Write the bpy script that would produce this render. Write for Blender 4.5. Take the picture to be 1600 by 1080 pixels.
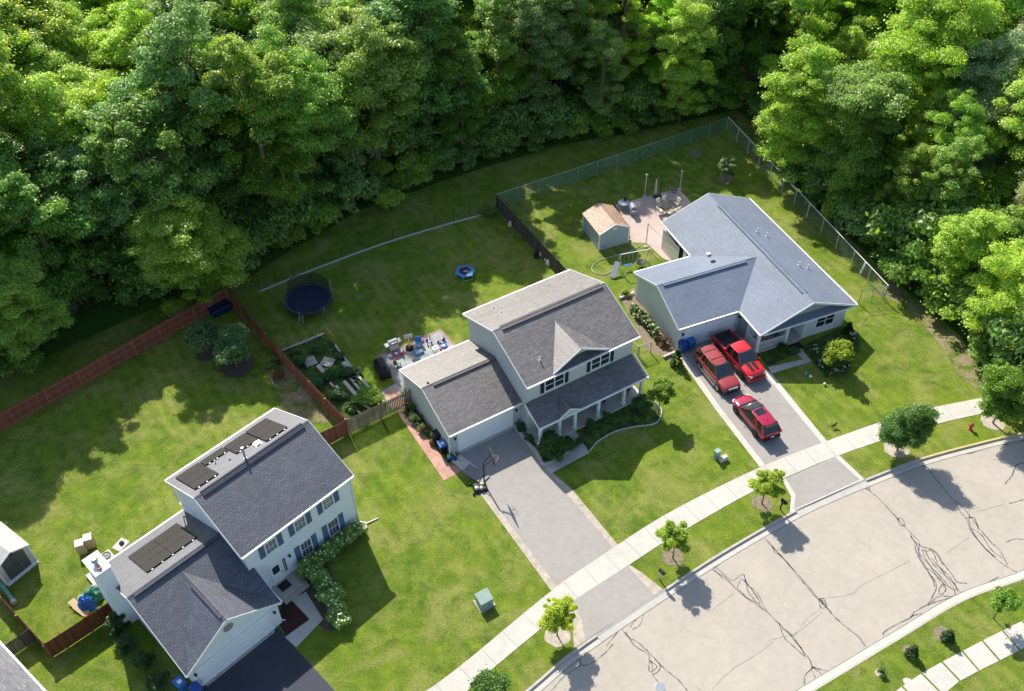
import bpy, math, random
import numpy as np
from mathutils import Vector, Matrix, Euler
R=math.radians
for o in list(bpy.data.objects): bpy.data.objects.remove(o)
sc=bpy.context.scene; col=sc.collection
# ------------------------------------------------------------ camera, sky, sun
PITCH,FOC,ROLL,CH=0.77,1500.6,-0.0148,58.892
FWD=Vector((0,math.cos(PITCH),-math.sin(PITCH))); RT0=Vector((1,0,0)); UP0=RT0.cross(FWD)
RT=RT0*math.cos(ROLL)+UP0*math.sin(ROLL); UP=-RT0*math.sin(ROLL)+UP0*math.cos(ROLL)
cd=bpy.data.cameras.new('camera'); cam=bpy.data.objects.new('camera',cd); col.objects.link(cam)
cd.sensor_width=36; cd.lens=FOC/1600*36; cd.clip_end=2000; cd.clip_start=1
M=Matrix(((RT.x,UP.x,-FWD.x),(RT.y,UP.y,-FWD.y),(RT.z,UP.z,-FWD.z))).to_4x4(); M.translation=Vector((0,0,CH)); cam.matrix_world=M
sc.camera=cam
SUN_EL,SUN_AZ=R(41.5),R(-64.5)     # elevation, direction the shadows run towards
w=bpy.data.worlds.new('World'); sc.world=w; w.use_nodes=True
nt=w.node_tree; sky=nt.nodes.new('ShaderNodeTexSky'); sky.sky_type='NISHITA'; sky.sun_disc=False
sky.sun_elevation=SUN_EL
sdx,sdy=-math.cos(SUN_AZ),-math.sin(SUN_AZ)
sky.sun_rotation=math.atan2(sdx,sdy); sky.air_density=1.0; sky.dust_density=1.2
bg=nt.nodes['Background']; bg.inputs[1].default_value=0.125; nt.links.new(sky.outputs[0],bg.inputs[0])
sd=bpy.data.lights.new('sun','SUN'); sd.energy=5.0; sd.angle=R(0.53); sd.color=(1,0.93,0.80)
so=bpy.data.objects.new('sun',sd); col.objects.link(so)
so.rotation_euler=Vector((math.cos(SUN_AZ)*math.cos(SUN_EL),math.sin(SUN_AZ)*math.cos(SUN_EL),-math.sin(SUN_EL))).to_track_quat('-Z','Y').to_euler()
sc.view_settings.view_transform='Standard'; sc.view_settings.look='None'; sc.view_settings.gamma=1; sc.view_settings.use_curve_mapping=False
sc.view_settings.exposure=0.72
def G(px,py,z=0.0):
    "point of the ground (or of height z) that the survey found for a spot of the plan"
    d=FWD+RT*((px-800)/FOC)-UP*((py-540)/FOC); t=(z-CH)/d.z
    return Vector((d.x*t,d.y*t,z))
# ------------------------------------------------------------ helpers
def tag(o,label=None,cat=None,group=None,kind=None):
    if label: o['label']=label
    if cat: o['category']=cat
    if group: o['group']=group
    if kind: o['kind']=kind
    return o
def empty(name,loc=(0,0,0),rz=0.0,label=None,cat=None,group=None):
    o=bpy.data.objects.new(name,None); o.location=loc; o.rotation_euler=(0,0,rz); o.empty_display_size=.2
    col.objects.link(o); return tag(o,label,cat,group)
def copy_tree(o,parent=None,loc=None,rz=None,label=None,scale=None):
    c=o.copy(); col.objects.link(c)
    if parent: c.parent=parent
    if loc is not None: c.location=loc
    if rz is not None: c.rotation_euler=(0,0,rz)
    if scale is not None: c.scale=scale
    if label: c['label']=label
    for ch in o.children: copy_tree(ch,c)
    return c
class MB:
    def __init__(s): s.v=[];s.f=[];s.m=[];s.uv=[]
    def poly(s,pts,m=0,uv=None):
        n=len(s.v); s.v+= [tuple(p) for p in pts]; s.f.append(tuple(range(n,n+len(pts)))); s.m.append(m)
        s.uv.append(uv if uv else [(p[0],p[1]) for p in pts]); return s
    def box(s,x0,x1,y0,y1,z0,z1,m=0):
        return s.hexa([(x0,y0,z0),(x1,y0,z0),(x1,y1,z0),(x0,y1,z0),(x0,y0,z1),(x1,y0,z1),(x1,y1,z1),(x0,y1,z1)],m)
    def hexa(s,p,m=0):
        for q in ((3,2,1,0),(4,5,6,7),(0,1,5,4),(1,2,6,5),(2,3,7,6),(3,0,4,7)): s.poly([p[i] for i in q],m)
        return s
    def bar(s,p,q,w=.05,h=.05,m=0,up=(0,0,1)):
        p=Vector(p);q=Vector(q);d=(q-p).normalized();u=Vector(up)
        if abs(d.dot(u))>.98: u=Vector((0,1,0))
        r=d.cross(u).normalized();u=r.cross(d).normalized()
        a=r*w/2;b=u*h/2
        return s.hexa([p-a-b,p+a-b,q+a-b,q-a-b,p-a+b,p+a+b,q+a+b,q-a+b],m)
    def tube(s,pts,r=.03,n=8,m=0):
        pts=[Vector(p) for p in pts]; rs=r if isinstance(r,(list,tuple)) else [r]*len(pts)
        rings=[]
        for i,p in enumerate(pts):
            d=(pts[min(i+1,len(pts)-1)]-pts[max(i-1,0)]).normalized()
            u=Vector((0,0,1)) if abs(d.z)<.95 else Vector((1,0,0))
            a=d.cross(u).normalized(); b=a.cross(d)
            rings.append([p+(a*math.cos(2*math.pi*k/n)+b*math.sin(2*math.pi*k/n))*rs[i] for k in range(n)])
        for i in range(len(rings)-1):
            for k in range(n):
                s.poly([rings[i][k],rings[i][(k+1)%n],rings[i+1][(k+1)%n],rings[i+1][k]],m)
        s.poly(rings[0][::-1],m); s.poly(rings[-1],m); return s
    def lathe(s,prof,c=(0,0,0),n=16,m=0,axis='z'):
        def P(r,z,k):
            a=2*math.pi*k/n; x,y=r*math.cos(a),r*math.sin(a)
            if axis=='z': return (c[0]+x,c[1]+y,c[2]+z)
            if axis=='y': return (c[0]+x,c[1]+z,c[2]+y)
            return (c[0]+z,c[1]+x,c[2]+y)
        for i in range(len(prof)-1):
            for k in range(n):
                (r0,z0),(r1,z1)=prof[i],prof[i+1]
                if r0<1e-6: s.poly([P(0,z0,0),P(r1,z1,k),P(r1,z1,k+1)],m)
                elif r1<1e-6: s.poly([P(r0,z0,k),P(r0,z0,k+1),P(0,z1,0)],m)
                else: s.poly([P(r0,z0,k),P(r0,z0,k+1),P(r1,z1,k+1),P(r1,z1,k)],m)
        return s
    def slab(s,pts,t=.12,m=0,ms=None):
        "pts = upper face; plane UVs in metres: u level, v up the slope"
        pts=[Vector(p) for p in pts]; n=Vector((0,0,0))
        for i in range(len(pts)): n+=(pts[i]-pts[0]).cross(pts[(i+1)%len(pts)]-pts[0])
        n.normalize()
        if n.z<0: pts=pts[::-1]; n=-n
        U=Vector((0,0,1)).cross(n); U=U.normalized() if U.length>1e-4 else Vector((1,0,0)); V=n.cross(U)
        s.poly(pts,m,[(p.dot(U),p.dot(V)) for p in pts])
        lo=[p-Vector((0,0,t)) for p in pts]; ms=m if ms is None else ms
        s.poly(lo[::-1],ms)
        for i in range(len(pts)):
            j=(i+1)%len(pts); s.poly([lo[i],lo[j],pts[j],pts[i]],ms)
        return s
    def build(s,name,mats,parent=None,loc=None,rz=None,smooth=False,bevel=0,sub=0,merge=False):
        me=bpy.data.meshes.new(name); me.from_pydata([tuple(v) for v in s.v],[],s.f)
        if not isinstance(mats,(list,tuple)): mats=[mats]
        for x in mats: me.materials.append(x)
        me.polygons.foreach_set('material_index',s.m)
        ul=me.uv_layers.new(name='UVMap'); ul.data.foreach_set('uv',[c for f in s.uv for p in f for c in p])
        if smooth: me.polygons.foreach_set('use_smooth',[True]*len(s.f))
        if merge or bevel or sub or smooth:
            import bmesh
            b=bmesh.new(); b.from_mesh(me); bmesh.ops.remove_doubles(b,verts=b.verts,dist=1e-4); bmesh.ops.recalc_face_normals(b,faces=b.faces)
            b.to_mesh(me); b.free()
        me.update(); o=bpy.data.objects.new(name,me); col.objects.link(o)
        if parent: o.parent=parent
        if loc is not None: o.location=loc
        if rz is not None: o.rotation_euler=(0,0,rz)
        if bevel:
            b=o.modifiers.new('b','BEVEL'); b.width=bevel; b.segments=2; b.limit_method='ANGLE'; b.angle_limit=R(40)
        if sub:
            b=o.modifiers.new('s','SUBSURF'); b.levels=sub; b.render_levels=sub
        return o
# ------------------------------------------------------------ materials
class NT:
    def __init__(s,name):
        s.m=bpy.data.materials.new(name); s.m.use_nodes=True; s.t=s.m.node_tree; s.b=s.t.nodes['Principled BSDF']; s.out=s.t.nodes['Material Output']
    def n(s,typ,**k):
        x=s.t.nodes.new('ShaderNode'+typ)
        for a,v in k.items():
            if a.startswith('i_'): 
                key=a[2:]; key=int(key) if key.isdigit() else key.replace('_',' ')
                x.inputs[key].default_value=v
            else: setattr(x,a,v)
        return x
    def l(s,a,b): s.t.links.new(a,b)
    def coord(s,kind='Object'): return s.n('TexCoord').outputs[kind]
    def noise(s,scale,detail=4,rough=.55,vec=None,dist=0):
        x=s.n('TexNoise',i_Scale=scale,i_Detail=detail,i_Roughness=rough,i_Distortion=dist)
        s.l(vec if vec is not None else s.coord(),x.inputs['Vector']); return x.outputs[0]
    def ramp(s,fac,stops):
        x=s.n('ValToRGB'); e=x.color_ramp.elements
        while len(e)<len(stops): e.new(.5)
        for i,(p,c) in enumerate(stops): e[i].position=p; e[i].color=(*c,1) if len(c)==3 else c
        s.l(fac,x.inputs[0]); return x.outputs[0]
    def mix(s,fac,a,b,mode='MIX'):
        x=s.n('MixRGB',blend_type=mode)
        for i,v in ((0,fac),(1,a),(2,b)):
            if hasattr(v,'is_linked') or hasattr(v,'links'): s.l(v,x.inputs[i])
            else: x.inputs[i].default_value=v if i==0 else (*v,1)
        return x.outputs[0]
    def math(s,op,a,b=None):
        x=s.n('Math',operation=op)
        for i,v in ((0,a),(1,b)):
            if v is None: continue
            if hasattr(v,'links'): s.l(v,x.inputs[i])
            else: x.inputs[i].default_value=v
        return x.outputs[0]
    def bump(s,h,strength=.3,dist=.02):
        x=s.n('Bump',i_Strength=strength,i_Distance=dist); s.l(h,x.inputs['Height']); s.l(x.outputs[0],s.b.inputs['Normal'])
    def base(s,c,rough=.7,spec=.3,metal=0):
        if hasattr(c,'links'): s.l(c,s.b.inputs['Base Color'])
        else: s.b.inputs['Base Color'].default_value=(*c,1)
        s.b.inputs['Roughness'].default_value=rough; s.b.inputs['Specular IOR Level'].default_value=spec; s.b.inputs['Metallic'].default_value=metal
        return s.m
def sc3(c,k): return tuple(min(1,x*k) for x in c)
def plain(name,c,rough=.6,var=.12,scale=3,bump=0,spec=.3,metal=0,bs=20,bd=.01):
    t=NT(name); f=t.noise(scale,5,.6)
    cc=t.ramp(f,[(.3,sc3(c,1-var)),(.7,sc3(c,1+var))])
    if bump: t.bump(t.noise(bs,4),bump,bd)
    return t.base(cc,rough,spec,metal)
def siding(name,c,pitch=.1):
    t=NT(name); co=t.coord(); sx=t.n('SeparateXYZ'); t.l(co,sx.inputs[0])
    fr=t.math('FRACT',t.math('DIVIDE',sx.outputs[2],pitch))
    n=t.noise(.7,4); cc=t.ramp(n,[(.3,sc3(c,.95)),(.7,sc3(c,1.03))])
    line=t.math('LESS_THAN',fr,.1)
    cc=t.mix(t.math('MULTIPLY',line,.3),cc,sc3(c,.55))
    t.bump(fr,.6,.012); return t.base(cc,.55,.3)
def shingle(name,a,b,dark,wid=.32,row=.145,mort=.014,bumpd=.02,bs=.9,gran=.12,sr=.62,ss=.75,v2=.22):
    t=NT(name); uv=t.coord('UV')
    br=t.n('TexBrick',offset=.5,i_Scale=1.0); br.inputs['Brick Width'].default_value=wid; br.inputs['Row Height'].default_value=row
    br.inputs['Mortar Size'].default_value=mort; br.inputs['Mortar Smooth'].default_value=.3; br.inputs['Bias'].default_value=0
    br.inputs['Color1'].default_value=(*a,1); br.inputs['Color2'].default_value=(*b,1); br.inputs['Mortar'].default_value=(*dark,1)  # dark gap lines also paint the shade below each shingle course
    t.l(uv,br.inputs['Vector'])
    br2=t.n('TexBrick',offset=.37,i_Scale=1.0); br2.inputs['Brick Width'].default_value=wid*1.9; br2.inputs['Row Height'].default_value=row
    br2.inputs['Mortar Size'].default_value=0; br2.inputs['Color1'].default_value=(1-v2,1-v2,1-v2,1); br2.inputs['Color2'].default_value=(1+v2*.7,1+v2*.7,1+v2*.7,1); t.l(uv,br2.inputs['Vector'])
    c=t.mix(.8,br.outputs[0],br2.outputs[0],'MULTIPLY')
    big=t.ramp(t.noise(.35,5,.6),[(.3,(.88,.88,.88)),(.7,(1.1,1.1,1.1))]); c=t.mix(1,c,big,'MULTIPLY')
    gr=t.ramp(t.noise(60,3),[(.3,(1-gran,)*3),(.7,(1+gran,)*3)]); c=t.mix(1,c,gr,'MULTIPLY')
    sx=t.n('SeparateXYZ'); t.l(uv,sx.inputs[0]); fr=t.math('FRACT',t.math('DIVIDE',sx.outputs[1],row))
    h=t.math('SUBTRACT',1.0,fr); h=t.math('ADD',h,t.math('MULTIPLY',t.noise(14,2),.5)); t.bump(h,bs,bumpd)
    return t.base(c,sr,ss)
def leafmat(name):
    t=NT(name); oi=t.n('ObjectInfo'); g=t.n('NewGeometry')
    v=t.ramp(g.outputs['Random Per Island'],[(0,(.55,.6,.55)),(.5,(.95,.97,.9)),(.9,(1.3,1.25,1.1)),(1,(1.75,1.6,1.3))])
    c=t.mix(1,oi.outputs['Color'],v,'MULTIPLY')
    n=t.ramp(t.noise(.45,3),[(.3,(.8,.86,.9)),(.7,(1.16,1.14,1.0))]); c=t.mix(1,c,n,'MULTIPLY')
    t.base(c,.42,.55)
    tr=t.n('BsdfTranslucent'); tc=t.mix(1,c,(1.65,1.6,.6),'MULTIPLY'); t.l(tc,tr.inputs[0])
    mx=t.n('MixShader'); mx.inputs[0].default_value=.5; t.l(t.b.outputs[0],mx.inputs[1]); t.l(tr.outputs[0],mx.inputs[2]); t.l(mx.outputs[0],t.out.inputs[0])
    return t.m
def meshmat(name,c,cell=.09,cover=.16,ang=True):
    "wire or net with real gaps between its strands"
    t=NT(name); uv=t.coord('UV'); sx=t.n('SeparateXYZ'); t.l(uv,sx.inputs[0])
    a=t.math('ADD',sx.outputs[0],sx.outputs[1]); b=t.math('SUBTRACT',sx.outputs[0],sx.outputs[1])
    if not ang: a,b=sx.outputs[0],sx.outputs[1]
    f1=t.math('LESS_THAN',t.math('FRACT',t.math('DIVIDE',a,cell)),cover); f2=t.math('LESS_THAN',t.math('FRACT',t.math('DIVIDE',b,cell)),cover)
    k=t.math('MAXIMUM',f1,f2); t.base(c,.45,.4)
    tr=t.n('BsdfTransparent'); mx=t.n('MixShader'); t.l(k,mx.inputs[0]); t.l(tr.outputs[0],mx.inputs[1]); t.l(t.b.outputs[0],mx.inputs[2]); t.l(mx.outputs[0],t.out.inputs[0])
    return t.m
def grassmat(name,lo,mid,hi,dry,dryamt=.62,scale=1):
    t=NT(name); n1=t.noise(.09*scale,5,.6); n2=t.noise(.9,5,.65); n3=t.noise(9,4,.7)
    c=t.ramp(n2,[(.3,lo),(.52,mid),(.75,hi)])
    c=t.mix(t.ramp(n1,[(.35,(0,0,0)),(.7,(.55,.55,.55))]),c,hi)
    d=t.noise(.28,6,.72,dist=.6); c=t.mix(t.ramp(d,[(dryamt-.08,(0,0,0)),(dryamt+.1,(.55,.55,.55))]),c,dry)
    wd=t.noise(.55,7,.75,dist=.8); c=t.mix(t.ramp(wd,[(.56,(0,0,0)),(.64,(.5,.5,.5))]),c,sc3(lo,.9))
    f=t.ramp(n3,[(.3,(.56,.6,.55)),(.5,(1,1,1)),(.72,(1.45,1.38,1.3))]); c=t.mix(1,c,f,'MULTIPLY')
    f=t.ramp(t.noise(38,3,.7),[(.3,(.7,.72,.7)),(.7,(1.3,1.28,1.2))]); c=t.mix(1,c,f,'MULTIPLY')
    wv=t.n('TexWave',i_Scale=.30,i_Distortion=.6,i_Detail=2); wv.wave_type='BANDS'; mp=t.n('Mapping'); mp.inputs['Rotation'].default_value=(0,0,R(-31)); t.l(t.coord(),mp.inputs[0]); t.l(mp.outputs[0],wv.inputs[0])
    c=t.mix(1,c,t.ramp(wv.outputs[0],[(0,(.90,.92,.9)),(1,(1.09,1.07,1.06))]),'MULTIPLY') if False else t.mix(t.ramp(t.noise(.06,3),[(.42,(0,0,0)),(.56,(1,1,1))]),c,t.mix(1,c,t.ramp(wv.outputs[0],[(0,(.90,.92,.9)),(1,(1.09,1.07,1.06))]),'MULTIPLY'))
    t.bump(t.noise(13,6,.8),1.0,.13); return t.base(c,.75,.12)
def paving(name,c,var=.1,crack=0,stain=.12,sc_=.25,bumpd=.004,fine=.12):
    t=NT(name); n=t.noise(sc_,6,.62,dist=.4); cc=t.ramp(n,[(.28,sc3(c,1-var)),(.72,sc3(c,1+var))])
    s2=t.ramp(t.noise(1.7,5,.7),[(.3,(1-stain,)*3),(.6,(1.02,)*3)]); cc=t.mix(1,cc,s2,'MULTIPLY')
    f=t.ramp(t.noise(35,4,.8),[(.3,(1-fine,)*3),(.7,(1+fine,)*3)]); cc=t.mix(1,cc,f,'MULTIPLY')
    if crack:
        vo=t.n('TexVoronoi',feature='DISTANCE_TO_EDGE',i_Scale=crack); nz=t.n('TexNoise',i_Scale=1.3,i_Detail=6); t.l(t.coord(),nz.inputs[0])
        v=t.n('VectorMath',operation='ADD'); t.l(t.coord(),v.inputs[0]); t.l(nz.outputs[1],v.inputs[1]); t.l(v.outputs[0],vo.inputs[0])
        k=t.math('MULTIPLY',t.math('LESS_THAN',vo.outputs[0],.006),t.ramp(t.noise(.22,3),[(.5,(0,0,0)),(.6,(.28,.28,.28))])); cc=t.mix(k,cc,sc3(c,.4))
    t.bump(t.noise(45,3),.5,bumpd); return t.base(cc,.85,.2)
def pavers(name,cols,wid,row,mort,mc,coord='Object',rz=0):
    t=NT(name); co=t.coord(coord); mp=t.n('Mapping'); mp.inputs['Rotation'].default_value=(0,0,rz); t.l(co,mp.inputs[0])
    br=t.n('TexBrick',i_Scale=1.0); br.inputs['Brick Width'].default_value=wid; br.inputs['Row Height'].default_value=row; br.inputs['Mortar Size'].default_value=mort
    br.inputs['Color1'].default_value=(*cols[0],1); br.inputs['Color2'].default_value=(*cols[1],1); br.inputs['Mortar'].default_value=(*mc,1); t.l(mp.outputs[0],br.inputs[0])
    f=t.ramp(t.noise(1.1,4),[(.3,(.8,.8,.8)),(.7,(1.15,1.15,1.15))]); c=t.mix(1,br.outputs[0],f,'MULTIPLY')
    t.bump(br.outputs[1],-.4,.008); return t.base(c,.85,.2)
def wood(name,c,pitch=.14,axis=0,var=.25,mort=.08):
    "vertical boards: UV u along the fence"
    t=NT(name); uv=t.coord('UV'); sx=t.n('SeparateXYZ'); t.l(uv,sx.inputs[0]); q=t.math('DIVIDE',sx.outputs[axis],pitch)
    wn=t.n('TexWhiteNoise',noise_dimensions='1D'); t.l(t.math('FLOOR',q),wn.inputs['W'])
    k=t.ramp(wn.outputs[0],[(0,(1-var,)*3),(1,(1+var,)*3)]); fr=t.math('FRACT',q)
    g=t.noise(6,4,.7); c0=t.ramp(g,[(.3,sc3(c,.8)),(.7,sc3(c,1.2))]); cc=t.mix(1,c0,k,'MULTIPLY')
    ln=t.math('LESS_THAN',fr,mort); cc=t.mix(t.math('MULTIPLY',ln,.6),cc,sc3(c,.3)); return t.base(cc,.8,.2)
def glassmat(name,c=(.012,.018,.03)):
    t=NT(name); return t.base(c,.06,.8)
def paint(name,c,rough=.25,coat=.8):
    t=NT(name); m=t.base(c,rough,.5); t.b.inputs['Coat Weight'].default_value=coat; t.b.inputs['Coat Roughness'].default_value=.06
    t.bump(t.noise(2,2),.02,.01); return m

MT={}
MT['grass']=grassmat('lawn_grass',(.052,.118,.012),(.120,.198,.018),(.235,.298,.032),(.34,.315,.12),.54)
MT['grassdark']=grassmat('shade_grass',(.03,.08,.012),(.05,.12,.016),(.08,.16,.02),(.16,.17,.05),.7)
t_=NT('weedy_bed'); c_=t_.ramp(t_.noise(1.3,6,.7),[(.42,(.06,.05,.035)),(.5,(.06,.12,.02)),(.65,(.12,.22,.035))]); c_=t_.mix(1,c_,t_.ramp(t_.noise(14,4,.7),[(.3,(.6,.6,.6)),(.7,(1.4,1.4,1.4))]),'MULTIPLY'); t_.bump(t_.noise(9,4),1,.15); MT['weedy']=t_.base(c_,.85,.1)
t_=NT('worn_ground'); c_=t_.ramp(t_.noise(.9,7,.75,dist=.8),[(.42,(.09,.15,.02)),(.5,(.20,.18,.08)),(.6,(.26,.21,.15))]); c_=t_.mix(1,c_,t_.ramp(t_.noise(14,4,.7),[(.3,(.65,.65,.65)),(.7,(1.35,1.35,1.35))]),'MULTIPLY'); t_.bump(t_.noise(12,4),1,.08); MT['worn']=t_.base(c_,.85,.1)
MT['soil']=paving('forest_soil',(.05,.045,.025),.3,sc_=1.5)
MT['road']=paving('road_asphalt',(.375,.34,.295),.06,crack=.35,stain=.09)
MT['conc']=paving('pale_concrete',(.47,.45,.41),.07,stain=.12)
MT['curb']=paving('curb_concrete',(.42,.385,.34),.12,stain=.15)
MT['curby']=paving('curb_yellow_paint',(.50,.40,.20),.1,stain=.1)
MT['drive']=paving('grey_driveway_asphalt',(.30,.282,.268),.07,stain=.10)
MT['driveshade']=paving('shaded_asphalt',(.05,.055,.07),.2,stain=.1)  # the garage's shade is worked into this dark colour; the asphalt is light grey
MT['gravel']=paving('pale_gravel',(.42,.37,.31),.2,stain=.25,sc_=2,bumpd=.03,fine=.3)
MT['tar']=plain('crack_sealant_tar',(.12,.115,.11),.55,.3,2)
MT['mulch']=plain('dark_red_mulch',(.055,.02,.018),.9,.5,14,.8,bs=25,bd=.04)
MT['earth']=plain('bare_earth',(.2,.16,.11),.9,.4,4,.6,bs=18,bd=.04)
MT['darkearth']=plain('dark_bed_soil',(.085,.072,.052),.9,.4,6,.6,bs=18,bd=.04)
MT['white']=plain('white_trim_paint',(.78,.79,.80),.45,.03,2)
MT['gardoor']=siding('white_garage_door_panels',(.80,.82,.85),.53)
MT['side1']=siding('white_lap_siding',(.76,.80,.85))
MT['side2']=siding('pale_green_grey_siding',(.50,.545,.535),.11)
MT['side3']=siding('white_blue_siding',(.64,.69,.75))
MT['side3g']=siding('gable_grey_siding',(.33,.35,.36))
MT['trim2']=plain('cream_trim_paint',(.66,.67,.62),.5,.03)
MT['roof1']=shingle('dark_slate_shingles',(.056,.064,.09),(.088,.098,.128),(.018,.02,.032),.34,.17,.022,.02,.8,.1,.5,1.0)
MT['roof2']=shingle('brown_grey_shingles',(.108,.10,.10),(.175,.162,.16),(.045,.042,.044),.28,.16,.018,.016,.8,.1,.5,1.0)
MT['roof3']=shingle('blue_grey_shingles',(.145,.18,.245),(.17,.205,.27),(.10,.125,.17),.3,.16,.012,.012,.5,.06,.7,.5,.07)
MT['roof4']=shingle('mid_grey_shingles',(.17,.17,.18),(.23,.23,.24),(.1,.1,.11),.3,.15,.012,.012,.6,.1,.8,.2)
MT['roofs']=shingle('tan_shed_shingles',(.27,.17,.11),(.42,.28,.19),(.12,.08,.06),.3,.14,.012)
MT['roofw']=plain('pale_shed_roof',(.42,.40,.39),.7,.06)
MT['glass']=glassmat('window_glass'); MT['blind']=glassmat('window_glass_over_blinds',(.13,.15,.17))
MT['shutblue']=plain('blue_shutter_paint',(.10,.165,.27),.5,.06); MT['shutdark']=plain('dark_green_shutter_paint',(.018,.035,.04),.5,.1)
MT['black']=plain('black_plastic',(.012,.013,.016),.5,.2); MT['darkmetal']=plain('dark_metal',(.05,.05,.055),.4,.2,metal=.5)
MT['metal']=plain('galvanised_metal',(.45,.46,.47),.4,.1,metal=.6); MT['greymetal']=plain('grey_painted_metal',(.25,.28,.33),.4,.1)
t_=NT('solar_cells'); uv_=t_.coord('UV'); b_=t_.n('TexBrick',offset=0.0,i_Scale=1.0); b_.inputs['Brick Width'].default_value=.17; b_.inputs['Row Height'].default_value=.17; b_.inputs['Mortar Size'].default_value=.006
b_.inputs['Color1'].default_value=(.022,.02,.022,1); b_.inputs['Color2'].default_value=(.03,.028,.028,1); b_.inputs['Mortar'].default_value=(.09,.085,.08,1); t_.l(uv_,b_.inputs[0]); MT['vent1']=plain('dark_ridge_vent',(.07,.075,.095),.9,.2,8,.4,spec=.15); MT['vent2']=plain('grey_ridge_vent',(.13,.12,.12),.9,.2,8,.4,spec=.15); MT['vent3']=plain('blue_grey_ridge_vent',(.13,.16,.21),.9,.2,8,.4,spec=.15); MT['solar']=t_.base(b_.outputs[0],.38,.45)
MT['redfence']=wood('red_stained_boards',(.185,.068,.048),.14); MT['redrail']=plain('red_stained_post',(.27,.11,.055),.7,.2)
MT['brownfence']=wood('brown_stained_boards',(.15,.055,.025),.14); MT['greyfence']=wood('weathered_grey_boards',(.24,.19,.15),.15); MT['darkfence']=wood('dark_weathered_boards',(.10,.08,.075),.15)
MT['oldwood']=plain('bleached_planks',(.52,.48,.42),.8,.2,5); MT['tan']=plain('tan_cardboard',(.45,.33,.2),.8,.1); MT['greyplast']=plain('grey_plastic',(.2,.2,.2),.6,.15)
MT['chain']=meshmat('green_coated_chain_link',(.11,.25,.20),.1,.22); MT['chaing']=meshmat('galvanised_chain_link',(.42,.45,.42),.1,.07)
MT['net']=meshmat('black_safety_net',(.01,.015,.015),.06,.36,False)
MT['leaf']=leafmat('leaves'); MT['bark']=plain('bark',(.12,.09,.065),.9,.35,9,.7,bs=12,bd=.03); MT['greybark']=plain('pale_bark',(.26,.22,.18),.9,.3,9,.5)
MT['flower']=plain('white_blossom',(.60,.66,.42),.7,.25)
MT['stone']=plain('pale_stone',(.5,.47,.43),.8,.25,6,.4); MT['patio2']=pavers('slate_pavers',[(.27,.31,.33),(.36,.34,.32)],.62,.42,.01,(.2,.2,.2),rz=R(-31)); MT['border']=pavers('red_border_bricks',[(.30,.16,.13),(.36,.25,.2)],.22,.11,.012,(.25,.22,.2),rz=R(-31))
MT['brick']=pavers('pink_herringbone_bricks',[(.45,.22,.17),(.52,.29,.22)],.22,.11,.012,(.35,.28,.24),rz=R(20)); MT['patio3']=paving('pink_stamped_concrete',(.46,.37,.34),.08,stain=.15)
MT['redcar']=paint('bright_red_car_paint',(.50,.010,.016)); MT['redsuv']=paint('faded_red_car_paint',(.28,.028,.034),.45,.4); MT['redcross']=paint('crimson_car_paint',(.30,.004,.035))
MT['tyre']=plain('rubber',(.015,.015,.015),.8,.1); MT['rim']=plain('alloy_rim',(.5,.5,.5),.3,.05,metal=.7); MT['darkrim']=plain('dark_alloy_rim',(.06,.06,.065),.35,.05,metal=.6); MT['chrome']=plain('chrome',(.6,.6,.62),.2,.03,metal=.9)
t_=NT('headlamp_glass'); MT['lamp']=t_.base((.65,.67,.7),.15,.6); t_=NT('tail_lamp'); MT['tail']=t_.base((.35,.01,.01),.2,.6)
MT['carglass']=glassmat('tinted_car_glass',(.01,.014,.016)); MT['windsh']=glassmat('windscreen_glass',(.035,.055,.06))
def C_(n,c,r=.5): MT[n]=plain(n+'_paint',c,r,.08); return MT[n]
for n_,c_ in dict(blue=(.02,.08,.32),brightblue=(.03,.14,.42),skyblue=(.16,.32,.52),red=(.42,.05,.06),pink=(.6,.2,.3),yellow=(.6,.45,.12),green=(.05,.22,.14),lime=(.2,.5,.1),orange=(.6,.25,.05),brown=(.12,.05,.025),cream=(.62,.58,.48),transf=(.26,.36,.31),navy=(.012,.02,.06),mat=(.012,.02,.045),clay=(.42,.15,.08),umbrella=(.42,.4,.34)).items(): C_(n_,c_)
# ------------------------------------------------------------ ground
def smooth(pts,n=8):
    pts=[Vector((p[0],p[1],0)) for p in pts]; P=[pts[0]*2-pts[1]]+pts+[pts[-1]*2-pts[-2]]; out=[]
    for i in range(1,len(P)-2):
        for k in range(n):
            t=k/n; a,b,c,d=P[i-1:i+3]
            out.append(.5*((2*b)+(c-a)*t+(2*a-5*b+4*c-d)*t*t+(3*b-a-3*c+d)*t**3))
    return out+[pts[-1]]
def px(*l): return [G(*p) for p in l]
def off(line,d):
    "shift a line sideways (positive = to its left)"
    o=[]
    for i,p in enumerate(line):
        t=(line[min(i+1,len(line)-1)]-line[max(i-1,0)]).normalized(); o.append(p+Vector((-t.y,t.x,0))*d)
    return o
def atz(l,z): return [Vector((p[0],p[1],z)) for p in l]
def sheet(name,pts,z,m,parent=None,label=None,kind='structure'):
    o=MB().poly(atz(pts,z)).build(name,m,parent)
    # upward facing
    if o.data.polygons[0].normal.z<0: o.data.flip_normals()
    return tag(o,label,kind=kind)
def ribbon(mb,a,b,za,zb,m=0):
    for i in range(len(a)-1):
        mb.poly([(*a[i].xy,za),(*b[i].xy,zb),(*b[i+1].xy,zb),(*a[i+1].xy,za)],m)
nb=px((820,1080),(899,1014),(1037.5,920),(1131,860),(1232.5,802),(1300,770),(1401,729),(1450,712),(1525,692),(1600,675))
nb=[nb[0]+(nb[0]-nb[1])*3.2]+nb+[nb[-1]+(nb[-1]-nb[-2])*1.6+Vector((0,-.5,0)),nb[-1]+(nb[-1]-nb[-2])*5+Vector((0,-4,0))]
NB=smooth(nb)                                   # back edge of the kerb by the houses, west to east
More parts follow.
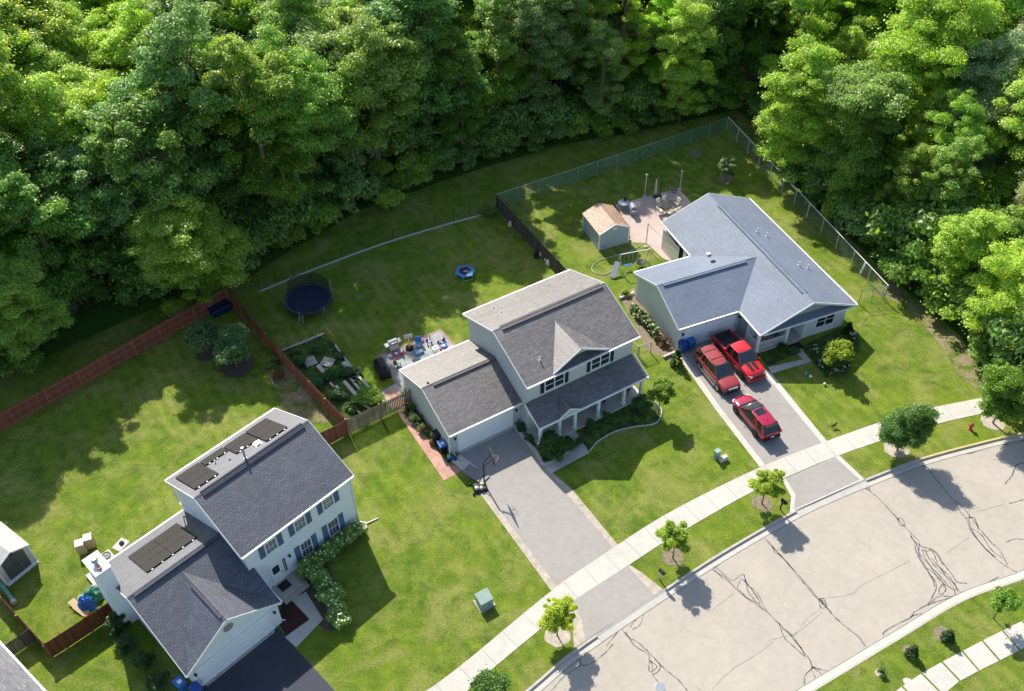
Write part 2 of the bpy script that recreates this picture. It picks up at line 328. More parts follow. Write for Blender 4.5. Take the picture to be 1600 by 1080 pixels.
sb=px((1304,1061),(1407,998.5),(1507,939),(1600,905))
sb=[sb[0]+(sb[0]-sb[1])*5]+[sb[0]+(sb[0]-sb[1])*1.2]+sb+[sb[-1]+(sb[-1]-sb[-2])*1.5+Vector((0,.2,0)),sb[-1]+(sb[-1]-sb[-2])*6+Vector((0,-2,0))]
SB=smooth(sb)
base=sheet('road',[(-400,-60),(400,-60),(400,600),(-400,600)],-.14,MT['road'])
lawn=sheet('lawn',list(NB)+[Vector((400,NB[-1].y,0)),Vector((400,600,0)),Vector((-400,600,0)),Vector((-400,NB[0].y,0))],0,MT['grass'])
verge=sheet('far_verge_lawn',list(SB)+[Vector((400,SB[-1].y,0)),Vector((400,-58,0)),Vector((-400,-58,0)),Vector((-400,SB[0].y,0))],0,MT['grass'])
def onside(line,p0,p1):
    "indices of line points between two places"
    i0=min(range(len(line)),key=lambda i:(line[i]-p0).length); i1=min(range(len(line)),key=lambda i:(line[i]-p1).length); return min(i0,i1),max(i0,i1)
aprons=[onside(NB,G(925,995),G(1030,925)),onside(NB,G(1238,800),G(1345,750))]
kb=MB()
s=-1
top=off(NB,-.16); face=off(NB,-.20); gut=off(NB,-.62)
for i in range(len(NB)-1):
    low=any(a<=i<b for a,b in aprons); zt=.012
    seg=lambda L:L[i:i+2]
    if not low: ribbon(kb,seg(NB),seg(top),zt,zt,2 if NB[i].x>G(1440,715).x else 0); ribbon(kb,seg(top),seg(face),zt,-.115,2 if NB[i].x>G(1440,715).x else 0); ribbon(kb,seg(face),seg(gut),-.115,-.13,1)
    else: ribbon(kb,seg(NB),seg(face),.010,-.07,1); ribbon(kb,seg(face),seg(gut),-.07,-.13,1)
kerb=tag(kb.build('kerb',[MT['curb'],MT['conc'],MT['curby']]),kind='structure')
kb=MB(); top=off(SB,.16); face=off(SB,.2); gut=off(SB,.62)
ribbon(kb,SB,top,.012,.012); ribbon(kb,top,face,.012,-.115); ribbon(kb,face,gut,-.115,-.13,1)
tag(kb.build('far_kerb',[MT['curb'],MT['conc']]),kind='structure')
# gutter joints and grime seam
jb=MB()
for line,sg in ((NB,-1),(SB,1)):
    L=off(line,sg*.625)
    L2=off(line,sg*.66); ribbon(jb,L,L2,-.131,-.131)
tag(jb.build('gutter_seam',[MT['tar']],kerb),kind='structure')
# sidewalk as slabs with joints
up=smooth(px((600,1120),(700,1056),(861,924),(966,851),(1051,798),(1184,732),(1300,686.5),(1381,658),(1444,640),(1543,620)),12)
lo=smooth(px((650,1150),(771,1044),(848,980),(889,944),(985,882),(1030,852),(1161,776),(1223,748.5),(1300,715.8),(1381,687.5),(1457.5,664),(1557,641.6)),12)
def near(line,p):
    best=None
    for a,b in zip(line,line[1:]):
        d=b-a; t=max(0,min(1,(p-a).dot(d)/max(d.length_squared,1e-9))); q=a+d*t
        if best is None or (q-p).length<best[0]: best=((q-p).length,q)
    return best[1]
def slabs(name,A,B,step,gap,z,m,label=None,z0=-.05):
    "slabs between two lines, cut every step metres"
    mb=MB(); pts=[A[0]]; acc=0
    for a,b in zip(A,A[1:]):
        d=(b-a).length; 
        while acc+d>=step:
            t=(step-acc)/d; a=a.lerp(b,t); pts.append(a); d=(b-a).length; acc=0
        acc+=d
    pts.append(A[-1])
    for a,b in zip(pts,pts[1:]):
        c,d=near(B,a),near(B,b); g=(b-a).normalized()*gap/2
        if (b-a).length<gap*2: continue
        P=[a+g,b-g,d-g,c+g]
        if (P[1]-P[0]).cross(P[2]-P[0]).z<0: P=P[::-1]
        mb.hexa([Vector((p.x,p.y,z0)) for p in P]+[Vector((p.x,p.y,z)) for p in P])
    return tag(mb.build(name,m),label,kind='structure')
MT['joint']=plain('joint_dirt',(.2,.17,.13),.9,.3,4)
slabs('sidewalk',up,lo,1.9,.022,.024,MT['conc'])
sheet('sidewalk_joint_bed',list(up)+list(lo)[::-1],.008,MT['joint'])
up2=smooth(px((1380,1095),(1437,1054),(1522,1008),(1600,969),(1680,930))); lo2=smooth(px((1430,1118),(1478,1082),(1507,1060),(1600,1013),(1690,965)))
slabs('far_sidewalk',up2,lo2,1.75,.13,.02,MT['conc'])
# driveways
D=lambda name,z,m,*p:sheet(name,px(*p),z,MT[m])
D('driveway_border',.012,'gravel',(717,704),(755,762),(750.6,772),(861,923),(869,919),(966,852.5),(895,766),(850,727),(840,712),(812,664))
D('driveway',.020,'drive',(715,706),(758,768),(869,914.5),(958,856),(839,717.5),(800,664))
D('driveway_border',.012,'conc',(1060,545),(1063,562),(1118,640),(1187,730),(1292.5,690),(1205.6,584),(1180,565),(1150,505))
D('driveway',.020,'drive',(1062,541),(1073,562),(1128,640),(1196,727),(1284,692.5),(1198,588),(1160,545),(1150,500))
D('driveway_apron',.014,'gravel',(884,946),(894,975),(897,1014),(926,994),(1036,921),(1003,895),(984,883))
D('driveway_apron',.018,'drive',(893,941.5),(908,965),(915,1001),(1022,929),(981,885))
D('driveway_apron',.014,'conc',(1222,750),(1236,776),(1234,801.5),(1351,749),(1311,711.5))
D('driveway_apron',.018,'drive',(1227,748),(1243,773),(1240,796.5),(1343,749.5),(1305,714.5))
D('driveway',.020,'driveshade',(318,1072),(300,1120),(560,1120),(505,1060),(461,1012),(434,980))
# walkways
D('front_path',.024,'conc',(850,727),(861,740),(921,708),(910,690),(895,668),(876,672),(890,704))
D('front_path',.024,'conc',(1206,584),(1200,574),(1255,562),(1228,538),(1245,528),(1254,548),(1268,565))
D('front_path',.024,'conc',(445,996),(463,1012),(505,968),(478,925),(455,937),(484,968))
D('mulch_bed',.012,'mulch',(433,969),(448,996),(484,969),(452,936),(440,945))
D('brick_path',.016,'brick',(620.4,643),(637.7,669.6),(693.7,751),(715,740),(724,731.7),(702,727),(649,662),(637,638))
D('brick_path',.020,'brick',(616,636),(600,612),(618,606),(640,640))
D('patio_border',.010,'border',(587,557),(689,514),(714,541),(760,590),(700,640),(630,620),(617,598))
D('patio',.016,'patio2',(593,558),(688,518.5),(708,540),(740,590),(690,610),(636,620),(622,597))
D('patio',.016,'patio2',(596,612),(618,599),(640,620),(632,628),(612,640))
D('patio',.016,'patio3',(961,320),(1060,295),(1085,323),(1085,380),(1055,411),(1036,404),(1010,380),(985,379),(984,358))
# beds
D('garden_bed',.010,'weedy',(441,548),(507,520),(599,630),(547,673),(520,640))
D('garden_bed',.012,'weedy',(838,690),(848,727),(863,721),(889,704),(876,672))
D('garden_bed',.012,'weedy',(902,672),(930,650),(1000,618),(1030,630),(1033,655),(1020,663),(990,668),(962,675),(935,690),(921,706),(911,692))
D('garden_bed',.010,'weedy',(1182,552),(1200,573),(1240,555),(1228,538))
D('garden_bed',.010,'weedy',(1252,541),(1270,565),(1290,590),(1322,582),(1345,545),(1338,518),(1318,510))
D('garden_bed',.010,'darkearth',(455,905),(470,885),(565,815),(572,826),(508,872),(545,960),(525,985),(505,985))
D('garden_bed',.010,'earth',(965,460),(990,450),(1010,478),(1040,520),(1066,545),(1050,565),(1010,548),(990,500))
D('garden_bed',.012,'worn',(416,580),(430,560),(470,590),(523,660),(480,662),(445,640))
D('garden_bed',.010,'darkearth',(700,727),(690,700),(660,665),(634,630),(645,632),(702,712))
# dirt and gravel strips
D('dirt_track',.012,'worn',(1360,455),(1395,440),(1440,478),(1500,530),(1546,600),(1540,618),(1500,590),(1470,540),(1420,480))
D('dirt_track',.012,'worn',(1143,215),(1155,212),(1200,255),(1190,258))
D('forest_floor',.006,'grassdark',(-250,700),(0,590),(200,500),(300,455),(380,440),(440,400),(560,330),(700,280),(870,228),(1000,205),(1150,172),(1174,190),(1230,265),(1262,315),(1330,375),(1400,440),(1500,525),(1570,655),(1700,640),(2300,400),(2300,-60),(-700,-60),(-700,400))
gs=smooth([G(*p) for p in ((405,456),(480,425),(590,384),(680,356),(752,336))]); gb=MB(); ribbon(gb,off(gs,.12),off(gs,-.14),.012,.012); tag(gb.build('gravel_strip',MT['stone']),kind='structure')
sheet('clearing_meadow',[Vector((-75,112,0)),Vector((-38,112,0)),Vector((-38,140,0)),Vector((-75,140,0))],.01,MT['grass'])
# mulch rings
def ring(c,r,m='earth',n=18,seed=0,name='mulch_ring'):
    rnd=random.Random(seed); return sheet(name,[c+Vector((math.cos(a*2*math.pi/n),math.sin(a*2*math.pi/n),0))*r*rnd.uniform(.88,1.1) for a in range(n)],.015,MT[m])
for i,(p,r,m) in enumerate([((870.6,993),.85,'gravel'),((1051,870),.8,'earth'),((1190.5,786),.75,'earth'),((1400,700),1.0,'gravel'),((1551,660),.9,'gravel'),((371,573),1.45,'darkearth'),((326,551),1.1,'darkearth'),((1086,240),.75,'earth'),((1134,281),.85,'earth'),((1422,1018),.5,'earth'),((1473,991),.6,'earth'),((1374,1052),.3,'gravel'),((1418,1065),.28,'conc'),((563,466),.3,'earth')]):
    ring(G(*p),r,m,seed=i)
# crack sealant: the tar lines poured on the road
cr=MB(); rnd=random.Random(5)
def crackline(pts,wd=.05,wob=.018):
    L=smooth([G(*p,-.13) for p in pts],6); L=[p+Vector((rnd.uniform(-wob,wob),rnd.uniform(-wob,wob),0)) for p in L]
    a,b=[],[]
    for i,p in enumerate(L):
        t=(L[min(i+1,len(L)-1)]-L[max(i-1,0)]).normalized(); n=Vector((-t.y,t.x,0)); k=wd*rnd.uniform(.4,1.5)/2; a.append(p+n*k); b.append(p-n*k)
    ribbon(cr,b,a,-.136,-.136)
z2=lambda x,y:(700+x/2.667,680+y/2.667); z3=lambda x,y:(1200+x/2.7,680+y/2.7); z4=lambda x,y:(1300+x/5.333,560+y/5.333)
def seals(f,lines,wd=.075):
    for l in lines: crackline([f(*p) for p in l],wd)
seals(z2,[[(700,775),(745,835),(800,870),(855,925),(905,975),(960,1020),(1000,1067)],[(740,820),(780,880),(830,910),(850,960),(855,1000),(885,1040),(930,1090)],[(835,935),(870,965),(840,985),(838,940)],[(860,930),(885,960),(875,985),(850,1000)],
 [(700,775),(640,850),(580,870),(550,940),(575,960),(640,920),(690,870)],[(760,800),(790,760),(815,745),(800,790),(770,810)],[(550,960),(480,1010),(430,1067)],[(660,880),(710,815),(690,820),(650,855)],
 [(1080,550),(1150,590),(1200,640),(1260,690),(1320,730)],[(1100,535),(1160,590),(1190,605),(1230,580),(1245,620),(1290,660),(1325,730),(1380,785),(1440,850),(1500,925),(1520,970)],[(1205,640),(1225,600),(1270,650),(1300,700),(1250,680),(1215,645)],[(1130,540),(1110,560),(1150,600)],[(1240,600),(1250,650),(1280,690),(1310,720)],
 [(1380,785),(1400,840),(1440,880),(1490,925)],[(1385,800),(1430,830),(1460,870),(1490,920)],[(1520,970),(1490,1000),(1485,1040)],[(1515,965),(1550,975),(1590,985)],[(1520,965),(1560,1000),(1580,1030)],[(1515,970),(1530,1010)],
 [(1310,410),(1345,460),(1400,515),(1460,590),(1520,660),(1560,700),(1600,740)],[(1545,690),(1555,720),(1580,710),(1550,680)],[(1400,340),(1430,360),(1475,335)]])
seals(z2,[[(1440,835),(1500,790),(1560,735)],[(1100,1060),(1180,980),(1260,930),(1360,860)],[(700,760),(780,740),(860,700),(905,670)],[(1100,730),(1190,660)]],.025)
seals(z3,[[(0,445),(50,505),(120,580),(180,650),(225,700),(270,755),(330,810),(380,850),(412,892)],[(20,470),(30,495),(50,505)],[(215,690),(235,690),(245,715),(225,710)],
 [(405,215),(420,210),(428,230),(410,225)],[(415,222),(470,270),(540,345),(600,410),(640,450)],[(545,355),(565,350),(578,380),(560,380),(545,355)],
 [(600,410),(610,440),(650,470),(700,485),(740,540),(770,580),(800,620),(840,625)],[(605,425),(630,470),(640,510),(680,580),(710,630),(700,670),(675,715)],[(640,455),(640,500),(690,560),(730,620),(780,650),(785,680),(720,680),(680,715)],[(660,480),(680,520),(720,570),(770,610),(800,650),(830,675)],[(680,480),(700,500),(720,550),(760,590),(790,630),(800,660)],[(665,490),(700,490),(740,550)],[(620,465),(625,490),(650,540),(690,600),(705,640)],[(735,630),(720,660),(735,672),(750,650),(735,630)],
 [(670,560),(720,600),(750,640)],[(690,520),(740,580),(790,655)],[(780,685),(720,700),(670,718),(620,745),(600,770),(550,795),(490,830),(488,845)],[(600,765),(640,755),(660,757)],[(650,480),(670,530),(730,600),(765,640)],
 [(640,130),(670,135),(700,175),(745,230),(790,285)],[(790,285),(810,320),(835,350),(855,400),(900,460),(950,510),(1000,550),(1050,578)],[(795,280),(820,300),(850,340),(890,390),(940,450),(980,490),(1010,545)],[(850,330),(850,370),(870,420),(920,480),(960,515)],[(860,395),(900,420),(940,480),(990,520)],[(840,350),(870,350),(890,400)],
 [(1018,288),(1050,280),(1080,270)],[(1002,452),(1040,438),(1078,440)],[(810,80),(860,75),(900,60)],[(960,40),(1000,40),(1040,25),(1080,25)],[(1000,205),(1030,170),(1045,130),(1080,115)],[(930,620),(975,597)]])
seals(z3,[[(230,690),(350,670),(400,630),(500,580),(600,530)],[(0,870),(60,850),(110,840),(170,770),(220,735)],[(750,500),(850,430)],[(860,330),(1000,290)],[(520,840),(560,810)]],.022)
cs=cr.build('crack_sealant',MT['tar'],base); tag(cs,kind='structure')
mh=tag(MB().lathe([(0,-.122),(.30,-.122),(.33,-.132),(.33,-.139)],G(1032,1072),24).build('manhole_cover',MT['greymetal']),'round grey manhole cover set in the road','manhole cover')
mh.location.z=0
# ------------------------------------------------------------ houses
def T_u(u,v,z): return (u,v,z)
def T_v(u,v,z): return (v,u,z)            # swaps the axes: ridge runs front to back
def gable_walls(root,a0,a1,b0,b1,zt,s,m,T=T_u,extra=None,name='wall',z0=-.05):
    "ridge along a; zt = wall height at the eave walls, s = roof slope"
    mb=MB(); mid=(b0+b1)/2; zr=zt+s*(b1-b0)/2
    L=[T(a0,b0,z0),T(a0,b1,z0),T(a0,b1,zt),T(a0,mid,zr),T(a0,b0,zt)]; Rr=[T(a1,b0,z0),T(a1,b1,z0),T(a1,b1,zt),T(a1,mid,zr),T(a1,b0,zt)]
    mb.poly(L); mb.poly(Rr[::-1])
    for i in range(5): j=(i+1)%5; mb.poly([L[i],Rr[i],Rr[j],L[j]])
    return mb.build(name,m,root)
def trim_line(root,pts,m,name='fascia',w=.035,h=.19,dz=-.085):
    mb=MB()
    for p,q in zip(pts,pts[1:]):
        mb.bar((p[0],p[1],p[2]+dz),(q[0],q[1],q[2]+dz),w,h)
    return mb.build(name,m,root)
def gutter(root,p,q,m,out):
    mb=MB(); p=Vector(p);q=Vector(q); o=Vector(out)*.065; mb.bar(p+o+Vector((0,0,-.05)),q+o+Vector((0,0,-.05)),.12,.11)
    return mb.build('gutter',m,root)
def downspout(root,pts,m):
    return MB().tube(pts,.045,6).build('downspout',m,root)
def window(root,u0,u1,z0,z1,v,m_frame,cols=1,rows=2,fine=(0,0),shut=None,sw=.42,blind=False,T=lambda u,v,z:(u,v,z),dirn=-1,trim=.08):
    d=dirn
    f=MB(); t=trim
    B=lambda a,b,c,e,d0,d1: f.hexa([T(a,v+d*d0,c),T(b,v+d*d0,c),T(b,v+d*d1,c),T(a,v+d*d1,c),T(a,v+d*d0,e),T(b,v+d*d0,e),T(b,v+d*d1,e),T(a,v+d*d1,e)])
    B(u0-t,u0,z0-t,z1+t,-.05,.05);B(u1,u1+t,z0-t,z1+t,-.05,.05);B(u0,u1,z1,z1+t,-.05,.05);B(u0,u1,z0-t,z0,-.05,.07)
    W=(u1-u0)/cols
    for c in range(cols):
        a=u0+c*W
        if c: B(a-.04,a+.04,z0,z1,-.05,.04)
        if rows==2: B(a+.02,a+W-.02,(z0+z1)/2-.025,(z0+z1)/2+.025,-.05,.035)
        for k in range(1,fine[0]): x=a+W*k/fine[0]; B(x-.011,x+.011,z0,z1,-.05,.012)
        for k in range(1,fine[1]):
            z=z0+(z1-z0)*k/fine[1]; B(a+.03,a+W-.03,z-.011,z+.011,-.05,.015)
    fr=f.build('window',m_frame,root)
    g=MB(); g.hexa([T(u0,v-d*.02,z0),T(u1,v-d*.02,z0),T(u1,v+d*.006,z0),T(u0,v+d*.006,z0),T(u0,v-d*.02,z1),T(u1,v-d*.02,z1),T(u1,v+d*.006,z1),T(u0,v+d*.006,z1)])
    g.build('pane',MT['blind'] if blind else MT['glass'],fr)
    if shut:
        for a,b in ((u0-t-.03-sw,u0-t-.03),(u1+t+.03,u1+t+.03+sw)):
            s=MB(); s.hexa([T(a,v,z0-t),T(b,v,z0-t),T(b,v+d*.04,z0-t),T(a,v+d*.04,z0-t),T(a,v,z1+t),T(b,v,z1+t),T(b,v+d*.04,z1+t),T(a,v+d*.04,z1+t)])
            n=12
            for k in range(n):
                z=z0-t+.06+(z1-z0+2*t-.12)*(k+.5)/n; s.bar(T(a+.05,v+d*.045,z),T(b-.05,v+d*.045,z),.02,.03)
            s.build('shutter',shut,root)
    return fr
def ridge_cap(root,p,q,m,r=.12):
    mb=MB(); p=Vector(p);q=Vector(q);d=(q-p); n=max(1,int(d.length/.24)); s=Vector((-d.y,d.x,0)).normalized()*r
    for i in range(n):
        a=p+d*i/n; b=p+d*(i+1)/n; k=.018*((i%2)*.4+1)
        mb.poly([a+s-Vector((0,0,r*.38)),a+Vector((0,0,k+.012)),b+Vector((0,0,k-.004)),b+s-Vector((0,0,r*.38))]); mb.poly([a-s-Vector((0,0,r*.38)),b-s-Vector((0,0,r*.38)),b+Vector((0,0,k-.004)),a+Vector((0,0,k+.012))])
    return mb.build('ridge_cap',m,root)
def walllight(root,u,v,z):
    mb=MB(); mb.box(u-.06,u+.06,v-.03,v,z-.1,z+.1); mb.lathe([(0,.14),(.10,.06),(.07,.05),(.055,-.12),(0,-.14)],(u,v-.14,z),8)
    mb.bar((u,v,z+.1),(u,v-.14,z+.12),.02,.02); return mb.build('wall_lamp',MT['black'],root)
def vent_pipe(root,p,h=.4,r=.05,m=None,name='vent_pipe'):
    mb=MB(); mb.lathe([(r,-.2),(r,h),(r*.7,h),(r*.7,h-.05),(0,h-.05)],p,10); mb.lathe([(r*2.6,-.03),(r*1.2,.07),(r,.07)],p,10); return mb.build(name,m or MT['white'],root)
OV=.32; TH=.12

# ---- house 1: white two storey house with solar panels
a1=.7948; L1,W1,e1,r1=9.331,9.141,5.85,2.188; s1=2*r1/W1
H1=empty('house',(-17.744,35.273,0),a1,'white two-storey house with blue shutters, dark roof and black solar panels','house')
wm,tm,rm=MT['side1'],MT['white'],MT['roof1']
V1=.35
gable_walls(H1,.32,L1-.1,V1,W1-.3,e1+V1*s1-TH-.02,s1,wm)
ur,uw=L1,W1
MB().slab([(0,0,e1),(L1,0,e1),(L1,W1/2,e1+r1),(0,W1/2,e1+r1)],TH,0).slab([(0,W1,e1),(0,W1/2,e1+r1),(L1,W1/2,e1+r1),(L1,W1,e1)],TH).build('roof',rm,H1)
ridge_cap(H1,(.0,W1/2,e1+r1),(L1,W1/2,e1+r1),rm)
mbv=MB(); mbv.bar((.55,W1/2-.17,e1+r1-.02),(L1-.5,W1/2-.17,e1+r1-.02),.22,.07,up=(0,-s1,1)); mbv.bar((.55,W1/2+.17,e1+r1-.02),(L1-.5,W1/2+.17,e1+r1-.02),.22,.07,up=(0,s1,1)); mbv.build('ridge_vent',MT['vent1'],H1)
for u in (-.02,L1+.02): trim_line(H1,[(u,0,e1),(u,W1/2,e1+r1),(u,W1,e1)],tm)
gutter(H1,(0,0,e1),(L1,0,e1),tm,(0,-1,0)); gutter(H1,(0,W1,e1),(L1,W1,e1),tm,(0,1,0))
downspout(H1,[(L1-.16,0,e1-.1),(L1-.14,V1-.06,e1-.5),(L1-.14,V1-.06,.25),(L1+.25,V1-.5,.08),(L1+1.1,V1-.75,.06)],tm)
downspout(H1,[(.12,W1+.05,e1-.1),(.2,W1-.26,e1-.4),(.2,W1-.26,3.4),(.22,W1-2.4,4.05)],tm)
for u0,u1,z0,z1 in ((6.72,7.54,4.05,5.05),(4.28,5.10,3.98,5.02),(1.86,2.68,3.92,4.98)): window(H1,u0,u1,z0,z1,V1,tm,1,2,(3,4),MT['shutblue'],blind=True)
for u0,u1,z0,z1 in ((6.70,7.52,.92,2.45),(4.28,5.10,.86,2.42)): window(H1,u0,u1,z0,z1,V1,tm,1,2,(3,6),MT['shutblue'])
d=MB().box(1.62,2.52,V1-.05,V1,.36,2.5).build('door',tm,H1); MB().box(1.8,2.34,V1-.065,V1-.052,1.45,2.25).build('pane',MT['shutdark'],d); MB().tube([(2.43,V1-.11,1.3),(2.43,V1-.05,1.3)],.04,8).build('handle',MT['darkmetal'],d)
window(H1,2.68,2.92,.9,2.42,V1,tm,1,1,(2,5))
walllight(H1,3.28,V1,2.25)
MB().box(1.35,3.15,-.95,V1-.01,0,.36).box(1.35,3.4,-1.3,-.95,0,.18).box(3.15,3.45,-.95,V1-.01,0,.18).build('door_step',MT['curb'],H1)
MB().box(1.7,2.5,-.55,.15,.362,.375).build('door_mat',MT['black'],H1)
# garage with the front gable
gu0,gu1,gv0,gW,ge,gr=-6.58,.686,-2.303,11.206,2.355,2.76; gs1=2*gr/gW; gm=gv0+gW/2
gd=V1-.02
mb=MB(); # walls: body, and the front part right of it
gable_walls(H1,gu0+.3,.3,gv0+.34,gv0+gW-.3,ge+.34*gs1-TH-.02,gs1,wm)
MB().box(.28,gu1-.32,gv0+.343,gd+.02,-.05,ge+.02).build('wall',wm,H1)
Fp=(-3.05,gv0-.0,ge+gr*.885); Ap=(-3.03,gv0+gW/2*.885,ge+gr*.885)
MB().slab([(gu0,gv0,ge),Ap,(gu1,gv0,ge),(gu1,V1-.01,ge+(V1-gv0)*gs1),(.32,V1-.01,ge+(V1-gv0)*gs1),(.32,gm,ge+gr),(gu0,gm,ge+gr)],TH).slab([(gu0,gv0+gW,ge),(gu0,gm,ge+gr),(.32,gm,ge+gr),(.32,gv0+gW,ge)],TH).build('roof',rm,H1)
cg=MB().slab([(Ap[0],Ap[1]+.02,Ap[2]+.012),(gu0,gv0-.04,ge+.012),(Fp[0],gv0-.04,Fp[2]+.012)],.09).slab([(Ap[0],Ap[1]+.02,Ap[2]+.012),(Fp[0],gv0-.04,Fp[2]+.012),(gu1,gv0-.04,ge+.012)],.09).build('front_gable_roof',MT['roof1'],H1)
gf=MB(); gz=.09
GL=[(gu0+.3,-.05),(gu1-.3,-.05),(gu1-.3,ge+.0),(Fp[0],Fp[2]-.12),(gu0+.3,ge+.0)]; gf.poly([(a,gv0+.12,b) for a,b in GL]); gf.poly([(a,gv0+.36,b) for a,b in GL][::-1])
for i_ in range(5): j_=(i_+1)%5; gf.poly([(GL[i_][0],gv0+.12,GL[i_][1]),(GL[i_][0],gv0+.36,GL[i_][1]),(GL[j_][0],gv0+.36,GL[j_][1]),(GL[j_][0],gv0+.12,GL[j_][1])])
gf.poly([(gu0,gv0+.02,ge-.1),(gu1,gv0+.02,ge-.1),(gu1,gv0+.12,ge-.1),(gu0,gv0+.12,ge-.1)]);gf.poly([(gu0+.05,gv0+.119,ge-.1),(gu1-.05,gv0+.119,ge-.1),(Fp[0],gv0+.119,Fp[2]-.1)]); gf.build('front_wall',wm,H1)
MB().lathe([(0,-.04),(.32,-.04),(.36,-.03),(.36,.0),(0,.05)],(Fp[0],gv0+.115,ge+1.35),16,axis='y').build('gable_vent',MT['metal'],H1).scale=(1,1,1)
trim_line(H1,[(gu0,gv0-.06,ge),(Fp[0],gv0-.06,Fp[2]),(gu1,gv0-.06,ge)],tm,w=.03)
trim_line(H1,[(gu0-.02,gv0,ge),(gu0-.02,gm,ge+gr),(gu0-.02,gv0+gW,ge)],tm)
trim_line(H1,[(gu1+.02,gv0,ge),(gu1+.02,V1,ge+(V1-gv0)*gs1)],tm)
ridge_cap(H1,(gu0,gm,ge+gr),(.3,gm,ge+gr),rm); ridge_cap(H1,(Fp[0],gv0,Fp[2]+.01),(Ap[0],Ap[1],Ap[2]+.01),rm)
mbv=MB(); mbv.bar((gu0+.4,gm-.17,ge+gr-.02),(.2,gm-.17,ge+gr-.02),.2,.07); mbv.bar((Fp[0]-.14,gv0+.3,Fp[2]+.0),(Ap[0]-.14,Ap[1]-1.2,Ap[2]+.0),.16,.06); mbv.build('ridge_vent',MT['vent1'],H1)
gutter(H1,(gu0,gv0+gW,ge),(.3,gv0+gW,ge),tm,(0,1,0))
gutter(H1,(gu1-.0,gv0+.0,ge),(gu1+.0,V1-.1,ge),tm,(1,0,0)); downspout(H1,[(gu1+.05,gv0+.1,ge-.1),(gu1-.26,gv0+.28,ge-.5),(gu1-.26,gv0+.28,.1),(gu1-.1,gv0+.05,.05)],tm)
downspout(H1,[(gu0-.05,gv0+.1,ge-.1),(gu0+.25,gv0+.28,ge-.5),(gu0+.25,gv0+.28,.1)],tm)
dv=gv0+.118; gd_=MB().box(-5.77,-.4,dv-.03,dv-.004,.03,2.1).build('garage_door',MT['gardoor'],H1)
MB().box(-5.9,-5.77,dv-.07,dv,0,2.2).box(-.4,-.27,dv-.07,dv,0,2.2).box(-5.77,-.4,dv-.07,dv,2.1,2.2).build('garage_door_frame',tm,H1)
MB().box(-5.77,-.4,dv-.25,dv,0,.035).build('garage_door_sill',MT['curb'],H1)
walllight(H1,-6.05,dv,1.75); walllight(H1,0.05,dv,1.75)
MB().box(-3.2,-3.02,dv-.08,dv,2.35,2.5).build('flood_lamp',tm,H1)
# chimney chase
ch=MB().box(-7.25,-6.28,5.2,6.85,-.05,6.35).build('chimney',wm,H1)
MB().box(-7.31,-6.22,5.14,6.91,6.35,6.43).build('chimney_cap',tm,ch)
MB().lathe([(.16,0),(.16,.3),(.25,.32),(.25,.4),(.12,.5),(.12,.55),(0,.55)],(-6.78,6.0,6.43),14).build('flue',MT['metal'],ch)
MB().lathe([(.14,0),(.14,.18),(.11,.18),(0,.12)],(-6.8,5.5,6.43),14).build('flue',MT['clay'],ch)
# solar panels
def panels(slopef,u0,u1,v0,v1,cols,rows):
    for i in range(cols):
        for j in range(rows):
            a=u0+(u1-u0)*i/cols+.012; b=u0+(u1-u0)*(i+1)/cols-.012; c=v0+(v1-v0)*j/rows+.012; d=v0+(v1-v0)*(j+1)/rows-.012
            p=MB().slab([(a,c,slopef(c)+.12),(b,c,slopef(c)+.12),(b,d,slopef(d)+.12),(a,d,slopef(d)+.12)],.045,0,1).build('solar_panel',[MT['solar'],MT['black']],H1)
    for k in range(cols*2+1):
        u=u0+(u1-u0)*(k+.5)/(cols*2+1); MB().box(u-.05,u+.05,v0-.09,v0-.02,slopef(v0)-.02,slopef(v0)+.12).build('panel_bracket',tm,H1)
bs=lambda v:e1+(W1-v)*s1
panels(bs,.52,2.41,5.45,8.55,1,3); panels(bs,2.45,4.32,7.53,8.5,1,1); panels(bs,4.36,6.2,6.42,8.4,1,2); panels(bs,6.28,8.12,5.42,8.5,1,3)
gbs=lambda v:ge+(gv0+gW-v)*gs1
panels(gbs,-4.63,-.76,4.45,7.76,2,3)
vent_pipe(H1,(4.38,5.17,bs(5.17)),1.15,.085,MT['metal'],'flue_pipe'); vent_pipe(H1,(3.02,7.13,bs(7.13)),.3); vent_pipe(H1,(3.74,6.26,bs(6.26)),.12,.04,MT['black'])
MB().box(-.25,.25,-.25,.25,0,.1).box(-.17,.17,-.17,.17,.1,.2).build('roof_vent',MT['metal'],H1,loc=(5.81,5.85,bs(5.85)+.0))

# ---- house 2: pale green grey house with the porch
a2=.5431; L2,W2,e2,r2=10.725,9.888,5.623,2.0164; s2=2*r2/W2
H2=empty('house',(1.098,50.259,0),a2,'pale grey-green two-storey house with brown-grey roof, dark shutters and a full front porch','house')
wm,tm,rm=MT['side2'],MT['trim2'],MT['roof2']
gable_walls(H2,.35,L2-.35,.35,W2-.35,e2+.35*s2-TH-.02,s2,wm)
MB().slab([(0,0,e2),(L2,0,e2),(L2,W2/2,e2+r2),(0,W2/2,e2+r2)],TH).slab([(0,W2,e2),(0,W2/2,e2+r2),(L2,W2/2,e2+r2),(L2,W2,e2)],TH).build('roof',rm,H2)
ridge_cap(H2,(0,W2/2,e2+r2),(L2,W2/2,e2+r2),rm)
MB().bar((.7,W2/2-.17,e2+r2-.03),(L2-.4,W2/2-.17,e2+r2-.03),.2,.08).bar((.7,W2/2+.17,e2+r2-.03),(L2-.4,W2/2+.17,e2+r2-.03),.2,.08).build('ridge_vent',MT['vent2'],H2)
for u in (-.02,L2+.02): trim_line(H2,[(u,0,e2),(u,W2/2,e2+r2),(u,W2,e2)],MT['white'],h=.16)
